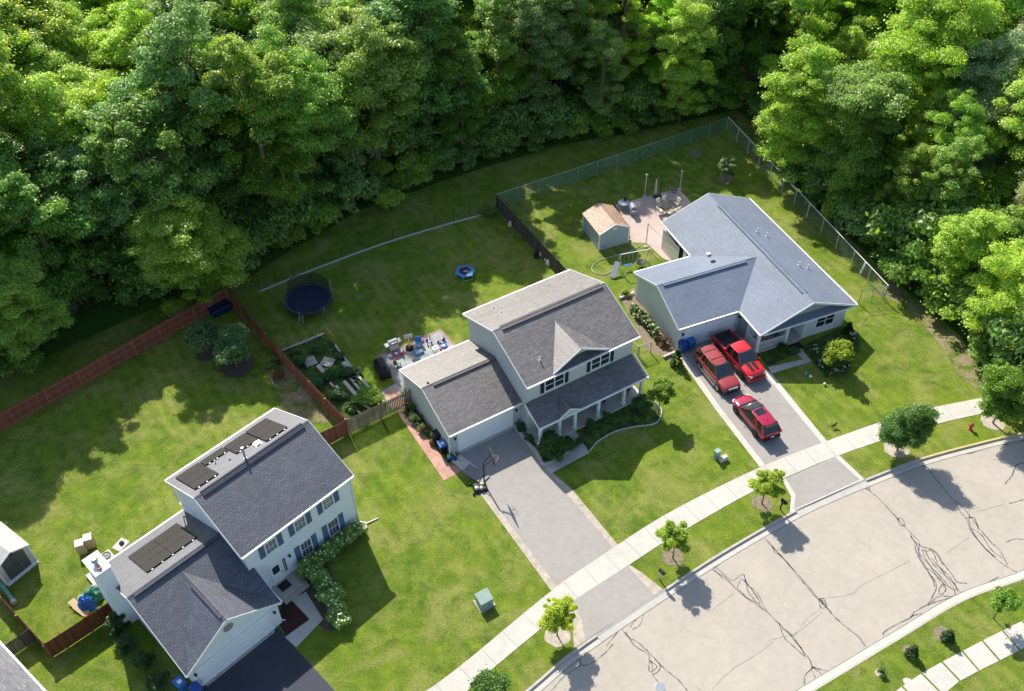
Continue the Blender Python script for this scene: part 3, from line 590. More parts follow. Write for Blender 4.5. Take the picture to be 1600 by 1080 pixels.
gutter(H2,(0,0,e2),(L2,0,e2),MT['white'],(0,-1,0)); gutter(H2,(0,W2,e2),(L2,W2,e2),MT['white'],(0,1,0))
# cross gable
A,F,Lq,Rq=(5.05,3.77,7.17),(5.05,.12,7.17),(2.45,.12,5.70),(7.75,.12,5.70)
MB().slab([A,Lq,F],.1).slab([A,F,Rq],.1).build('front_gable_roof',rm,H2)
MB().poly([(2.9,.72,5.88),(7.3,.72,5.88),(5.05,.72,7.04)]).build('gable_wall',wm,H2)
trim_line(H2,[(Lq[0],Lq[1]-.02,Lq[2]),(F[0],F[1]-.02,F[2]),(Rq[0],Rq[1]-.02,Rq[2])],MT['white'],h=.17)
ridge_cap(H2,(F[0],F[1],F[2]),(A[0],A[1],A[2]),rm,.09)
vent_pipe(H2,(2.12,1.51,e2+1.51*s2),.35,.05)
for u,v in ((2.26,8.74),(2.24,7.48)): vent_pipe(H2,(u,v,e2+(W2-v)*s2),.18,.05)
window(H2,1.9,3.62,3.87,4.98,.35,MT['white'],2,2,(0,0),MT['shutdark'],.34); window(H2,6.3,8.02,3.87,4.98,.35,MT['white'],2,2,(0,0),MT['shutdark'],.34)
window(H2,5.2,6.6,1.0,2.3,.35,MT['white'],2,2,(0,0)); window(H2,8.3,9.7,1.0,2.3,.35,MT['white'],2,2,(0,0))
d=MB().box(2.35,3.3,.29,.35,.2,2.3).build('door',MT['white'],H2); MB().box(2.55,3.1,.275,.288,1.2,2.05).build('pane',MT['glass'],d); MB().tube([(3.2,.22,1.15),(3.2,.29,1.15)],.04,8).build('handle',MT['darkmetal'],d)
# porch
pz,pe=3.56,2.676
MB().slab([(0,.3,pz),(0,-1.8,pe),(10.52,-1.8,pe),(10.52,.3,pz)],.13).build('porch_roof',MT['roof2'],H2)
MB().slab([(2.8,-.35,3.36),(1.72,-1.86,2.70),(2.8,-1.86,3.36)],.08).slab([(2.8,-.35,3.36),(2.8,-1.86,3.36),(3.9,-1.86,2.70)],.08).build('porch_gable_roof',MT['roof2'],H2)
MB().poly([(1.9,-1.84,2.68),(3.72,-1.84,2.68),(2.8,-1.84,3.27)]).build('porch_gable_wall',MT['side2'],H2)
trim_line(H2,[(1.72,-1.88,2.70),(2.8,-1.88,3.36),(3.9,-1.88,2.70)],MT['white'],h=.12,dz=-.04,name='porch_gable_fascia')
trim_line(H2,[(-.02,.3,pz),(-.02,-1.8,pe)],MT['white']); trim_line(H2,[(10.54,.3,pz),(10.54,-1.8,pe)],MT['white'])
gutter(H2,(0,-1.8,pe),(10.52,-1.8,pe),MT['white'],(0,-1,0))
MB().box(.2,10.4,-1.5,-1.3,pe-.32,pe-.1).box(.2,.4,-1.3,.3,pe-.32,pe-.1).box(10.2,10.4,-1.3,.3,pe-.32,pe-.1).poly([(.3,-1.5,pe-.1),(.3,.35,pe-.1),(.3,.35,pz-.16)]).poly([(10.3,-1.5,pe-.1),(10.3,.35,pe-.1),(10.3,.35,pz-.16)]).build('porch_beam',MT['white'],H2)
MB().box(.15,10.5,-1.62,.36,0,.2).build('porch_floor',MT['conc'],H2)
for u in (.35,2.15,3.65,5.95,8.5,10.25):
    MB().box(u-.11,u+.11,-1.5,-1.28,.2,pe-.3).box(u-.15,u+.15,-1.54,-1.24,.2,.38).box(u-.15,u+.15,-1.54,-1.24,pe-.42,pe-.3).build('porch_column',MT['white'],H2,bevel=.008)
# garage
g0,g1v,gW2,ge2,gr2=-6.312,1.22,8.359,2.714,1.6; gs2=2*gr2/gW2; gm2=g1v+gW2/2
gable_walls(H2,g0+.15,.36,g1v+.34,g1v+gW2-.3,ge2+.34*gs2-TH-.02,gs2,wm)
MB().slab([(g0,g1v,ge2),(.34,g1v,ge2),(.34,gm2,ge2+gr2),(g0,gm2,ge2+gr2)],TH).slab([(g0,g1v+gW2,ge2),(g0,gm2,ge2+gr2),(.34,gm2,ge2+gr2),(.34,g1v+gW2,ge2)],TH).build('garage_roof',rm,H2)
ridge_cap(H2,(g0,gm2,ge2+gr2),(.3,gm2,ge2+gr2),rm); MB().bar((g0+.9,gm2-.17,ge2+gr2-.03),(.2,gm2-.17,ge2+gr2-.03),.18,.08).build('ridge_vent',MT['vent2'],H2)
trim_line(H2,[(g0-.02,g1v,ge2),(g0-.02,gm2,ge2+gr2),(g0-.02,g1v+gW2,ge2)],MT['white'],h=.15)
gutter(H2,(g0,g1v,ge2),(.3,g1v,ge2),MT['white'],(0,-1,0)); gutter(H2,(g0,g1v+gW2,ge2),(.3,g1v+gW2,ge2),MT['white'],(0,1,0))
downspout(H2,[(g0+.05,g1v,ge2-.1),(g0+.1,g1v+.28,ge2-.45),(g0+.1,g1v+.28,.1)],MT['white']); downspout(H2,[(g0+.05,g1v+gW2+.05,ge2-.1),(g0+.1,g1v+gW2-.25,ge2-.45),(g0+.1,g1v+gW2-.25,.1)],MT['white'])
dv=g1v+.34
MB().box(-5.36,-.46,dv-.05,dv-.02,.03,2.12).build('garage_door',MT['gardoor'],H2)
MB().box(-5.46,-5.36,dv-.07,dv,0,2.22).box(-.46,-.36,dv-.07,dv,0,2.22).box(-5.36,-.46,dv-.07,dv,2.12,2.22).build('garage_door_frame',MT['white'],H2)
MB().box(-5.36,-.46,dv-.3,dv,0,.04).build('garage_door_sill',MT['conc'],H2)
walllight(H2,-5.68,dv,1.75); walllight(H2,-.08,dv,1.75)
MB().box(-.08,.08,-.08,.08,0,.1).build('roof_vent',MT['black'],H2,loc=(-5.6,gm2+.35,ge2+gr2-.1))

# ---- house 3: single storey with the long blue-grey roof
a3=.3822; Wm,Lm,e3,r3=9.825,17.206,2.844,2.0; s3=2*r3/Wm; mid=Wm/2
H3=empty('house',(21.018,58.607,0),a3,'single-storey white house with blue-grey shingled roof, gabled front and railed corner porch','house')
wm,tm,rm=MT['side3'],MT['white'],MT['roof3']
g3u,g3v,g3W,g3r=-5.996,3.358,8.18,1.667; g3m=g3v+g3W/2; gs3=2*g3r/g3W; ux=(e3+g3r-e3)/s3
zt=e3+.35*s3-TH-.02
V3=.6
mb=MB()   # walls of the main body, with the corner porch cut out (u .35-5.1, v V3-2.3)
def wbox(mb,x0,x1,y0,y1,z1): mb.box(x0,x1,y0,y1,-.05,z1)
gable_walls(H3,2.35,Lm-.35,.38,Wm-.38,zt,s3,wm,T=T_v)
MB().box(5.1,Wm-.38,V3,2.36,-.05,zt).build('wall',wm,H3)
MB().poly([(.38,V3,zt),(Wm-.38,V3,zt),(mid,V3,zt+s3*(mid-.38))]).build('gable_wall',MT['side3g'],H3)
MB().slab([(0,0,e3),(mid,0,e3+r3),(mid,Lm,e3+r3),(0,Lm,e3)],TH).slab([(Wm,0,e3),(Wm,Lm,e3),(mid,Lm,e3+r3),(mid,0,e3+r3)],TH).build('roof',rm,H3)
MB().slab([(.25,-.02,e3-.0),(Wm-.25,-.02,e3-.0),(Wm-.8,V3+.02,e3+.32),(.8,V3+.02,e3+.32)],.1).build('pent_roof',MT['roof3'],H3)
gutter(H3,(.25,-.02,e3-.0),(Wm-.25,-.02,e3-.0),tm,(0,-1,0))
for v in (-.02,Lm+.02): trim_line(H3,[(0,v,e3),(mid,v,e3+r3),(Wm,v,e3)],tm)
gutter(H3,(Wm,0,e3),(Wm,Lm,e3),tm,(1,0,0)); gutter(H3,(0,0,e3),(0,g3v,e3),tm,(-1,0,0)); gutter(H3,(0,g3v+g3W,e3),(0,Lm,e3),tm,(-1,0,0))
ridge_cap(H3,(mid,0,e3+r3),(mid,Lm,e3+r3),rm); MB().bar((mid-.19,1.4,e3+r3-.04),(mid-.19,Lm-2,e3+r3-.04),.16,.05).bar((mid+.19,1.4,e3+r3-.04),(mid+.19,Lm-2,e3+r3-.04),.16,.05).build('ridge_vent',MT['vent3'],H3)
gable_walls(H3,g3u+.3,.4,g3v+.34,g3v+g3W-.34,e3+.34*gs3-TH-.02,gs3,wm)
MB().slab([(g3u,g3v,e3+.006),(0,g3v,e3+.006),(ux,g3m,e3+g3r+.006),(g3u,g3m,e3+g3r+.006)],TH).slab([(g3u,g3v+g3W,e3+.006),(g3u,g3m,e3+g3r+.006),(ux,g3m,e3+g3r+.006),(0,g3v+g3W,e3+.006)],TH).build('garage_roof',rm,H3)
ridge_cap(H3,(g3u,g3m,e3+g3r),(ux-.2,g3m,e3+g3r),rm); MB().bar((g3u+.5,g3m-.18,e3+g3r-.03),(ux-1.2,g3m-.18,e3+g3r-.03),.18,.08).build('ridge_vent',MT['vent3'],H3)
trim_line(H3,[(g3u-.02,g3v,e3),(g3u-.02,g3m,e3+g3r),(g3u-.02,g3v+g3W,e3)],tm); gutter(H3,(g3u,g3v,e3),(0,g3v,e3),tm,(0,-1,0)); gutter(H3,(g3u,g3v+g3W,e3),(0,g3v+g3W,e3),tm,(0,1,0))
downspout(H3,[(g3u+.05,g3v+g3W+.05,e3-.1),(g3u+.24,g3v+g3W-.3,e3-.5),(g3u+.24,g3v+g3W-.3,.1)],tm); downspout(H3,[(g3u+.2,g3v,e3-.1),(g3u+.36,g3v+.28,e3-.45),(g3u+.36,g3v+.28,.1)],tm)
dv=g3v+.34
MB().box(-4.95,-.1,dv-.05,dv-.02,.03,2.12).build('garage_door',MT['gardoor'],H3); MB().box(-5.05,-4.95,dv-.07,dv,0,2.22).box(-.1,0,dv-.07,dv,0,2.22).box(-4.95,-.1,dv-.07,dv,2.12,2.22).build('garage_door_frame',tm,H3)
walllight(H3,-5.3,dv,1.75); MB().box(-2.6,-2.3,dv-.12,dv,2.35,2.5).build('flood_lamp',MT['black'],H3)
mb=MB().lathe([(0,.14),(.10,.06),(.055,-.12),(0,-.14)],(.2,dv-.25,1.95),8); mb.box(.14,.32,dv-.3,dv-.2,1.9,2.0); mb.build('wall_lamp',MT['black'],H3)
# left wall of the main body in front of the garage
MB().box(.38,.5,2.3,g3v+.4,-.05,zt).build('wall',wm,H3)
# porch
MB().box(.35,5.1,V3-.1,2.4,0,.2).build('porch_floor',MT['conc'],H3)
MB().box(.36,5.12,V3,V3+.16,zt-.3,zt).box(.36,.52,V3,2.35,zt-.3,zt).build('porch_beam',tm,H3)
for u,v in ((.48,V3+.08),(3.42,V3+.08)): MB().box(u-.12,u+.12,v-.12,v+.12,.2,zt-.3).box(u-.16,u+.16,v-.16,v+.16,.2,.36).build('porch_column',tm,H3)
rl=MB(); rl.box(.6,3.3,V3+.04,V3+.1,1.02,1.09).box(.6,3.3,V3+.05,V3+.09,.3,.35)
for k in range(22): u=.66+k*.121; rl.box(u-.018,u+.018,V3+.05,V3+.09,.33,1.03)
rl.box(.45,.51,V3+.2,2.3,1.02,1.09).box(.46,.5,V3+.2,2.3,.3,.35)
for k in range(12): v=V3+.3+k*.125; rl.box(.46,.5,v-.018,v+.018,.33,1.03)
rl.build('porch_railing',tm,H3)
window(H3,1.6,2.9,.95,2.15,2.35,tm,2,2); 
d=MB().box(3.75,4.65,2.29,2.35,.2,2.3).build('door',tm,H3); MB().box(3.95,4.45,2.275,2.288,1.0,2.0).build('pane',MT['glass'],d); MB().tube([(4.55,2.2,1.15),(4.55,2.28,1.15)],.04,8).build('handle',MT['darkmetal'],d)
window(H3,6.40,8.2,.86,2.08,V3,tm,2,2)
TL=lambda u,v,z:(v,u,z)
window(H3,11.9,12.9,.3,2.1,.38,tm,1,2,T=TL,fine=(2,3)); window(H3,13.4,15.3,.1,2.1,.38,tm,2,1,T=TL)
for p in ((6.33,10.8),(7.03,10.19),(7.47,5.63),(8.24,5.3)): vent_pipe(H3,(*p,e3+(Wm-p[0])*s3),.42,.055)
MB().lathe([(.14,-.05),(.14,.12),(.2,.14),(.2,.2),(0,.3)],(1.13,10.58,e3+1.13*s3),12).build('vent_pipe',tm,H3)
MB().box(-.2,.2,-.15,.15,0,.13).build('roof_vent',MT['black'],H3,loc=(.55,8.9,e3+g3r-(8.9-g3m)*gs3))
# screened back corner of the house
MB().box(-.05,.0,Lm-3.6,Lm-.5,0,2.3).build('porch_screen',MT['cream'],H3)
# ---- the corner of a fourth house at the lower left
e4=2.8; A4=G(0,1006,e4); B4=G(70,1082,e4); d4=(B4-A4).normalized(); n4=Vector((d4.y,-d4.x,0)); 
if n4.x>0: n4=-n4
P0=A4-d4*1.0; ang=math.atan2(d4.y,d4.x)
H4=empty('house',P0,ang,'grey-roofed neighbouring house, only its roof edge showing in the lower left corner','house'); H4.location.z=0
sgn=1 if (Matrix.Rotation(-ang,3,'Z')@n4).y>0 else -1
y1=sgn*8
MB().slab([(0,0,e4),(9,0,e4),(9,y1/2,e4+1.7),(0,y1/2,e4+1.7)],TH).slab([(0,y1,e4),(9,y1,e4),(9,y1/2,e4+1.7),(0,y1/2,e4+1.7)],TH).build('roof',MT['roof4'],H4)
gable_walls(H4,.3,8.7,min(0,y1)+.35,max(0,y1)-.35,e4-.02,1.7/4,MT['side3']); gutter(H4,(0,0,e4),(9,0,e4),MT['white'],(0,-sgn,0)); trim_line(H4,[(-.02,0,e4),(-.02,y1/2,e4+1.7),(-.02,y1,e4)],MT['white'])
# ------------------------------------------------------------ trees and shrubs
def leaf_mesh(name,seed,clumps,per,leaf,clr=1.0,flat=.75,up=.55,matl=None):
    "clumps: array (n,4) of x,y,z,radius; leaves are small diamond faces spread through every clump"
    rg=np.random.default_rng(seed); n=len(clumps); cnt=np.maximum(8,(per*(clumps[:,3]/clumps[:,3].mean())**2).astype(int))
    idx=np.repeat(np.arange(n),cnt); N=len(idx)
    d=rg.normal(size=(N,3)); d/=np.linalg.norm(d,axis=1)[:,None]
    d[:,2]=np.where(d[:,2]<-.2,-d[:,2]*.6,d[:,2])
    r=clumps[idx,3]*(rg.random(N)**.45)*(1+.35*np.abs(rg.normal(size=N))*(rg.random(N)<.25))
    c=clumps[idx,:3]+d*r[:,None]*np.array([1,1,flat])
    nrm=d*.5+rg.normal(size=(N,3))*.45+np.array([-.12,.25,up+.3]); nrm/=np.linalg.norm(nrm,axis=1)[:,None]
    a=np.cross(nrm,rg.normal(size=(N,3))); a/=np.linalg.norm(a,axis=1)[:,None]; b=np.cross(nrm,a)
    L=leaf*(.6+.8*rg.random(N)); 
    bend=nrm*(L*.12)[:,None]
    v=np.stack([c-a*L[:,None]*.6,c-b*L[:,None]*.34-bend*0,c+a*L[:,None]*.6-bend*2,c+b*L[:,None]*.34],1).reshape(-1,3)
    me=bpy.data.meshes.new(name); me.vertices.add(N*4); me.vertices.foreach_set('co',v.ravel().astype(np.float32))
    me.loops.add(N*4); me.loops.foreach_set('vertex_index',np.arange(N*4,dtype=np.int32))
    me.polygons.add(N); me.polygons.foreach_set('loop_start',np.arange(0,N*4,4,dtype=np.int32)); me.polygons.foreach_set('loop_total',np.full(N,4,dtype=np.int32))
    me.materials.append(matl or MT['leaf']); me.update(calc_edges=True); return me
def crown_clumps(seed,Rr,Hh,z0,n,cr,lobes=7,open_=.25,top=1.0):
    "clump centres of an uneven broadleaf crown: several lobes on a tapering body"
    rg=np.random.default_rng(seed); out=[]
    lob=[]
    for k in range(lobes):
        az=2*math.pi*(k+rg.random()*.7)/lobes; h=rg.uniform(.15,.85); rr=Rr*rg.uniform(.38,.62)*(1-.45*abs(h-.45))
        lob.append((math.cos(az)*rr,math.sin(az)*rr,z0+Hh*h,Rr*rg.uniform(.40,.58),Hh*rg.uniform(.22,.34)))
    lob.append((0,0,z0+Hh*.62,Rr*.55,Hh*.40*top)); lob.append((rg.uniform(-.2,.2)*Rr,rg.uniform(-.2,.2)*Rr,z0+Hh*.85,Rr*.32,Hh*.2))
    wgt=np.array([l[3]**2 for l in lob]); wgt/=wgt.sum()
    for i in range(n):
        l=lob[rg.choice(len(lob),p=wgt)]
        d=rg.normal(size=3); d/=np.linalg.norm(d); d[2]=d[2] if d[2]>-.35 else -d[2]*.5
        q=rg.uniform(.72,1.05) if rg.random()>open_ else rg.uniform(.2,.8)
        out.append((l[0]+d[0]*l[3]*q,l[1]+d[1]*l[3]*q,l[2]+d[2]*l[4]*q,cr*rg.uniform(.55,1.35)))
    return np.array(out)
def trunk_mesh(name,seed,h,r,clumps,limbs,m):
    rg=random.Random(seed); mb=MB(); lean=(rg.uniform(-.03,.03)*h,rg.uniform(-.03,.03)*h)
    mb.tube([(0,0,-.1),(0,0,.15*h),(lean[0]*.5,lean[1]*.5,.5*h),(lean[0],lean[1],h)],[r*1.3,r,r*.75,r*.3],8)
    pick=sorted(rg.sample(range(len(clumps)),min(limbs,len(clumps))))
    for i in pick:
        c=clumps[i]; zb=max(.18*h,min(.8*h,c[2]-rg.uniform(.25,.5)*math.hypot(c[0],c[1])-.2)); k=zb/h
        p0=Vector((lean[0]*k,lean[1]*k,zb)); p2=Vector(c[:3]); p1=p0.lerp(p2,.5)+Vector((0,0,-.05*(p2-p0).length))
        rr=r*(1-.6*k)*.5; mb.tube([p0,p1,p2],[rr,rr*.6,rr*.15],5)
    o=mb.build(name,m); me=o.data; bpy.data.objects.remove(o); return me
def mk_tree(kind,crown_me,trunk_me,loc,rz,scale,color,label,cat,group=None):
    r=empty(kind,loc,rz,label,cat,group); r.scale=scale if hasattr(scale,'__len__') else (scale,)*3
    t=bpy.data.objects.new('trunk',trunk_me); col.objects.link(t); t.parent=r
    c=bpy.data.objects.new('crown',crown_me); col.objects.link(c); c.parent=r; c.color=(*color,1)
    return r
# -- forest: nine tree shapes, 12-17 m tall
rnd=random.Random(11)
kinds=[]
for k in range(9):
    Hh=[11,12.5,10,13,11.5,9.5,12,10.5,12][k]; Rr=[4.6,4.2,4.9,4.4,5.2,4.0,3.8,4.8,4.4][k]; z0=[3,2.6,2.2,3.2,2.2,2,3,2,2.4][k]
    cl=crown_clumps(100+k,Rr,Hh,z0,[150,165,150,170,175,70,66,150,150][k],[.85,.75,.8,.9,.82,.7,.66,.85,.78][k],7+k%4,.2)
    low=crown_clumps(200+k,Rr*.8,Hh*.45,1.0,40,.75,5,.3); cl2=np.concatenate([cl,low])
    kinds.append((leaf_mesh('forest_crown',300+k,cl2,[600,540,620,560,600,500,600,560,600][k],[.165,.145,.155,.175,.15,.165,.14,.16,.15][k]),trunk_mesh('forest_trunk',k,z0+Hh*.75,.28,cl,16,MT['bark']),Rr,Hh+z0))
CL={'bright2':(.31,.43,.06),'bright':(.38,.53,.085),'yellow':(.42,.56,.11),'mid':(.30,.44,.085),'deep':(.20,.335,.075),'blue':(.24,.38,.125),'pale':(.34,.46,.20),'grey':(.38,.43,.27)}
WD={'bright':'bright green','yellow':'yellow-green','mid':'mid-green','deep':'deep green','blue':'bluish green','pale':'pale green','grey':'greyish green'}
edgeL=[G(*p).xy for p in ((-330,760),(-120,680),(0,600),(90,565),(200,500),(300,462),(380,440),(440,400),(560,330),(700,280),(870,228),(1000,205),(1150,172),(1172,160))]
edgeR=[G(*p).xy for p in ((1176,160),(1190,200),(1230,265),(1262,315),(1330,375),(1400,440),(1505,530),(1585,650),(1700,690))]
def dist_in(pt,line):
    "signed distance to the forest edge, positive inside the wood (to the left of the line)"
    best=1e9;sg=1
    for a,b in zip(line,line[1:]):
        d=b-a; t=max(0,min(1,(pt-a).dot(d)/d.length_squared)); q=a+d*t; e=(pt-q).length
        if e<best: best=e; sg=1 if d.x*(pt-a).y-d.y*(pt-a).x>0 else -1
    return best*sg
def toimg(p):
    v=Vector(p)-Vector((0,0,CH)); d=v.dot(FWD); return 800+FOC*v.dot(RT)/d,540-FOC*v.dot(UP)/d
def zone(x,y):
    if x<330: return ('at the far left of the wood',0) if y>230 else ('in the top left corner of the wood',1)
    if x<620: return ('behind the lawn with the big round trampoline',2) if y>200 else ('deep in the wood, top left of centre',3)
    if x<880: return ('beyond the grass strip behind the small blue trampoline',4) if y>120 else ('deep in the wood at the top centre',5)
    if x<1160: return ('beyond the green chain-link fence',6) if y>90 else ('deep in the wood, top right of centre',7)
    if x<1390: return ('right of the chain-link fence corner',8) if y>150 else ('in the upper right part of the wood',9)
    return ('on the right beside the dirt track',10) if y>260 else ('in the top right corner of the wood',11)
pal={0:['mid','deep','bright','blue','deep'],1:['bright','bright','yellow','bright','mid','grey'],2:['deep','mid','deep','blue','grey','mid'],3:['bright','mid','pale','mid','blue'],4:['deep','deep','mid','blue','mid'],5:['mid','pale','mid','blue','bright'],6:['mid','deep','blue','pale','mid'],7:['deep','yellow','pale','mid','deep'],8:['mid','bright','mid','deep','blue'],9:['bright','mid','bright','bright','mid'],10:['mid','bright','deep','pale','mid'],11:['pale','mid','bright','grey','bright']}
hand=[  # trees that stand out: image x, y of the trunk foot region, kind, scale, colour, label
 ((322,462),4,.95,'bright2','broad bright green tree leaning over the back corner of the red fence'),
 ((1060,190),3,.82,'yellow','yellow-green tree standing left of the top corner of the chain-link fence'),
 ((935,205),6,.86,'pale','pale yellowish tree with a light grey trunk above the middle of the chain-link fence'),
 ((1225,285),3,.92,'bright','tall bright green tree just right of the top corner of the chain-link fence'),
 ((1385,260),0,1.28,'bright','largest bright green tree in the upper right, its crown reaching the top edge'),
 ((1560,555),4,.95,'yellow','sunlit yellow-green tree at the right edge beside the dirt track'),
 ((1475,470),7,.78,'bright','yellow-topped leafy tree left of the one at the right edge, above the dirt track'),
 ((60,560),2,.80,'mid','leafy mid-green tree at the left edge above the red fence'),
 ((1590,440),2,.85,'grey','silvery green tree at the right edge'),
]
placed=[]
for (p,k,s,c,lb) in hand:
    g=G(*p); me,tm_,Rr,Ht=kinds[k]; mk_tree('broadleaf_tree',me,tm_,g,rnd.uniform(0,6.28),(s*1.2,s*1.1,s*.8) if c=='bright2' else (s,s,s*1.0),CL[c],lb,'tree'); placed.append((g.xy,Rr*s))
cnt=0; ys=46.0; row=0; spots=[]
while ys<137:
    x=-84+(row%2)*2.7
    while x<84:
        pt=Vector((x+rnd.uniform(-1.5,1.5),ys+rnd.uniform(-1.4,1.4))); x+=5.5
        if pt.x<26.5+(pt.y-98)*.2 and pt.y<150: dd=dist_in(pt,edgeL)
        else: dd=dist_in(pt,edgeR)
        if pt.y>99 : dd=max(dd,1) if dd>0 or pt.y>103 else dd
        if dd<1.9: continue
        ix,iy=toimg((pt.x,pt.y,7))
        if ix<-130 or ix>1730 or iy>760 or iy<-60: continue
        if pt.y>110 and -71<pt.x<-45 : continue
        if any((pt-q).length<.50*(rr+3.6) for q,rr in placed): continue
        spots.append((pt,dd,ix,iy))
    ys+=5.0; row+=1
for pt,dd,ix,iy in spots:
    zn,zi=zone(ix,iy); c=rnd.choice(pal[zi]); k=rnd.randrange(9); me,tm_,Rr,Ht=kinds[k]
    s=rnd.uniform(.80,1.12)
    s*=1.3
    if dd<9 and ix<520: s*=1.12
    if pt.x>6 and dd<11: s*=.80
    if 560<ix<900 and dd<8: s*=.92
    if dd<10 and rnd.random()<.55: k=5+rnd.randrange(2); me,tm_,Rr,Ht=kinds[k]
    if ix<330 and iy>400: s*=.85
    if pt.x>34 and pt.y<92: s*=.86
    if pt.y>100 and -75<pt.x<-42: s*=.75
    cc=sc3(CL[c],rnd.uniform(.85,1.15)); cc=(cc[0]*rnd.uniform(.85,1.08),cc[1],cc[2]*rnd.uniform(.8,1.2))
    mk_tree('broadleaf_tree',me,tm_,(pt.x,pt.y,0),rnd.uniform(0,6.28),(s*rnd.uniform(.92,1.1),s*rnd.uniform(.92,1.1),s*rnd.uniform(.92,1.12)),cc,f'{WD[c]} broadleaf tree {zn}','tree',f'{WD[c]} forest trees {zn}')
    placed.append((pt,Rr*s)); cnt+=1
print('forest trees',cnt)
# -- undergrowth bushes along the forest edge
bk=[]
for k in range(5):
    cl=crown_clumps(500+k,1.7,2.3,.1,34,.55,5,.2); bk.append((leaf_mesh('bush_leaves',520+k,cl,150,.20),trunk_mesh('bush_stem',520+k,1.6,.06,cl,8,MT['bark'])))
def along(line,step,inset):
    out=[];acc=0
    for a,b in zip(line,line[1:]):
        d=(b-a); L=d.length; t=step-acc
        while t<L: out.append(a+d*(t/L)+Vector((-d.y,d.x)).normalized()*inset()); t+=step
        acc=(acc+L)%step
    return out
nb_=0
for side,line,wd in (('left',edgeL,'along the grass strip behind the houses'),('right',edgeR,'along the right-hand side of the wood')):
    for row_,ins in ((0,.7),(1,2.4),(2,4.6),(3,7.2)):
        for pt in along(line,2.7 if row_==0 else 3.4,lambda:ins+rnd.uniform(-.5,.6)):
            ix,iy=toimg((pt.x,pt.y,1)); 
            if ix<-40 or ix>1640 or iy<-20 or iy>1100: continue
            if 60<ix<370 and iy>470: continue
            c=rnd.choice(['deep','mid','deep','blue','mid']); me,tm_=bk[rnd.randrange(5)]; s=rnd.uniform(.65,1.35)*(1+.22*row_)*(1.25 if side=='right' else 1)
            mk_tree('bush',me,tm_,(pt.x,pt.y,0),rnd.uniform(0,6.28),(s,s,s*rnd.uniform(.8,1.3)),CL[c],f'{WD[c]} bush growing under the trees {wd}','bush',f'{WD[c]} undergrowth bushes {wd}'); nb_+=1
print('bushes',nb_)
me,tm_=bk[2]; mk_tree('bush',me,tm_,G(607,325),1.,(1,1,.75),CL['yellow'],'small light yellow-green bush at the foot of the wood behind the grass strip','bush')
me,tm_=bk[1]; mk_tree('bush',me,tm_,G(762,335),1.,(.5,.5,.4),CL['deep'],'small dark bush at the end of the gravel strip by the dark fence corner','bush')
# -- street and garden trees
def small_tree(label,p,Rr,Hh,z0,n,cr,per,leaf,color,seed,tr=.05,name='young_tree',m=None,group=None,lobes=9,cat='tree'):
    cl=crown_clumps(seed,Rr,Hh,z0,int(n*1.25),cr,lobes,.3); me=leaf_mesh('crown_leaves',seed+1,cl,per,leaf); tm_=trunk_mesh('trunk_wood',seed,z0+Hh*.7,tr,cl,12,m or MT['bark'])
    return mk_tree(name,me,tm_,G(*p),seed*.7,1,color,label,cat,group)
Y1=(.47,.55,.06);Y2=(.33,.46,.05);Y3=(.40,.50,.06)
small_tree('yellow-leaved sapling beside the left driveway apron, leftmost of the thin street trees',(870.6,993),1.28,2.2,1.3,60,.26,360,.085,Y1,601,.045)
small_tree('round light green street sapling in a mulch ring between the two driveway aprons',(1051,872),1.15,2.15,1.25,60,.27,360,.085,Y2,611,.045)
small_tree('yellow-green street sapling next to the mailbox by the right driveway',(1190.5,787),1.2,2.25,1.25,56,.26,360,.085,Y3,621,.045)
small_tree('dense round dark green street tree right of the right-hand driveway',(1402,703),1.7,3.9,.9,150,.42,420,.10,(.12,.24,.045),631,.07)
small_tree('leafy green tree at the right edge by the end of the sidewalk',(1551,661),1.9,3.8,1.6,130,.5,420,.115,(.20,.34,.04),641,.08,m=MT['greybark'])
small_tree('sparse young tree on the far verge across the road',(1552,966),.95,1.5,1.2,34,.26,150,.11,(.22,.38,.06),651,.035)
small_tree('round dark green tree cut by the bottom edge on the verge',(768,1098),1.15,2.1,.7,70,.32,240,.12,(.11,.23,.04),661,.05)
small_tree('small round yellow-green tree in the dark bed in front of the single-storey house',(1301,577),1.15,1.9,.9,75,.3,230,.12,(.34,.42,.05),671,.05)
small_tree('slender young green tree at the right-hand corner of the front porch',(1029,645),1.05,2.2,1.1,52,.3,190,.12,(.25,.36,.05),681,.04)
small_tree('grey-green sapling in a mulch ring near the top corner of the fenced backyard',(1134,281),.95,2.0,.5,52,.3,190,.13,(.26,.33,.18),691,.04)
small_tree('dark young tree in a black mulch ring and pale stones by the red fence corner',(371,573),1.7,2.5,.9,75,.45,200,.15,(.16,.28,.12),701,.06)
small_tree('dark young tree nearer the black box at the red fence corner',(326,551),1.7,2.4,.9,70,.45,200,.15,(.14,.24,.09),711,.06)
def shrub(label,p,Rr,Hh,color,seed,per=150,leaf=.10,n=30,group=None,flowers=0,name='shrub',z0=.05,cr=None,cat='shrub'):
    cl=crown_clumps(seed,Rr,Hh,z0,n,cr or Rr*.34,5,.2)
    if seed>=860: color=sc3(color,1.6)
    if 1070<=seed<1110: Rr*=.8; cl[:,:2]*=.8
    r=mk_tree(name,leaf_mesh('shrub_leaves',seed+1,cl,per,leaf),trunk_mesh('stem',seed,Hh*.6,.025,cl,7,MT['bark']),G(*p) if not isinstance(p,Vector) else p,seed,1,color,label,cat,group)
    if flowers:
        rg=random.Random(seed); mb=MB()
        for i in range(flowers):
            c=cl[rg.randrange(len(cl))]; q=Vector((c[0]*1.12,c[1]*1.12,c[2]+c[3]*.7)); s=rg.uniform(.05,.095)
            mb.lathe([(0,-s*.6),(s*.9,-s*.2),(s*.8,s*.4),(0,s*.7)],q,6)
        tag(mb.build('blossoms',MT['flower'],r),kind='stuff' if flowers>100 else None)
    return r
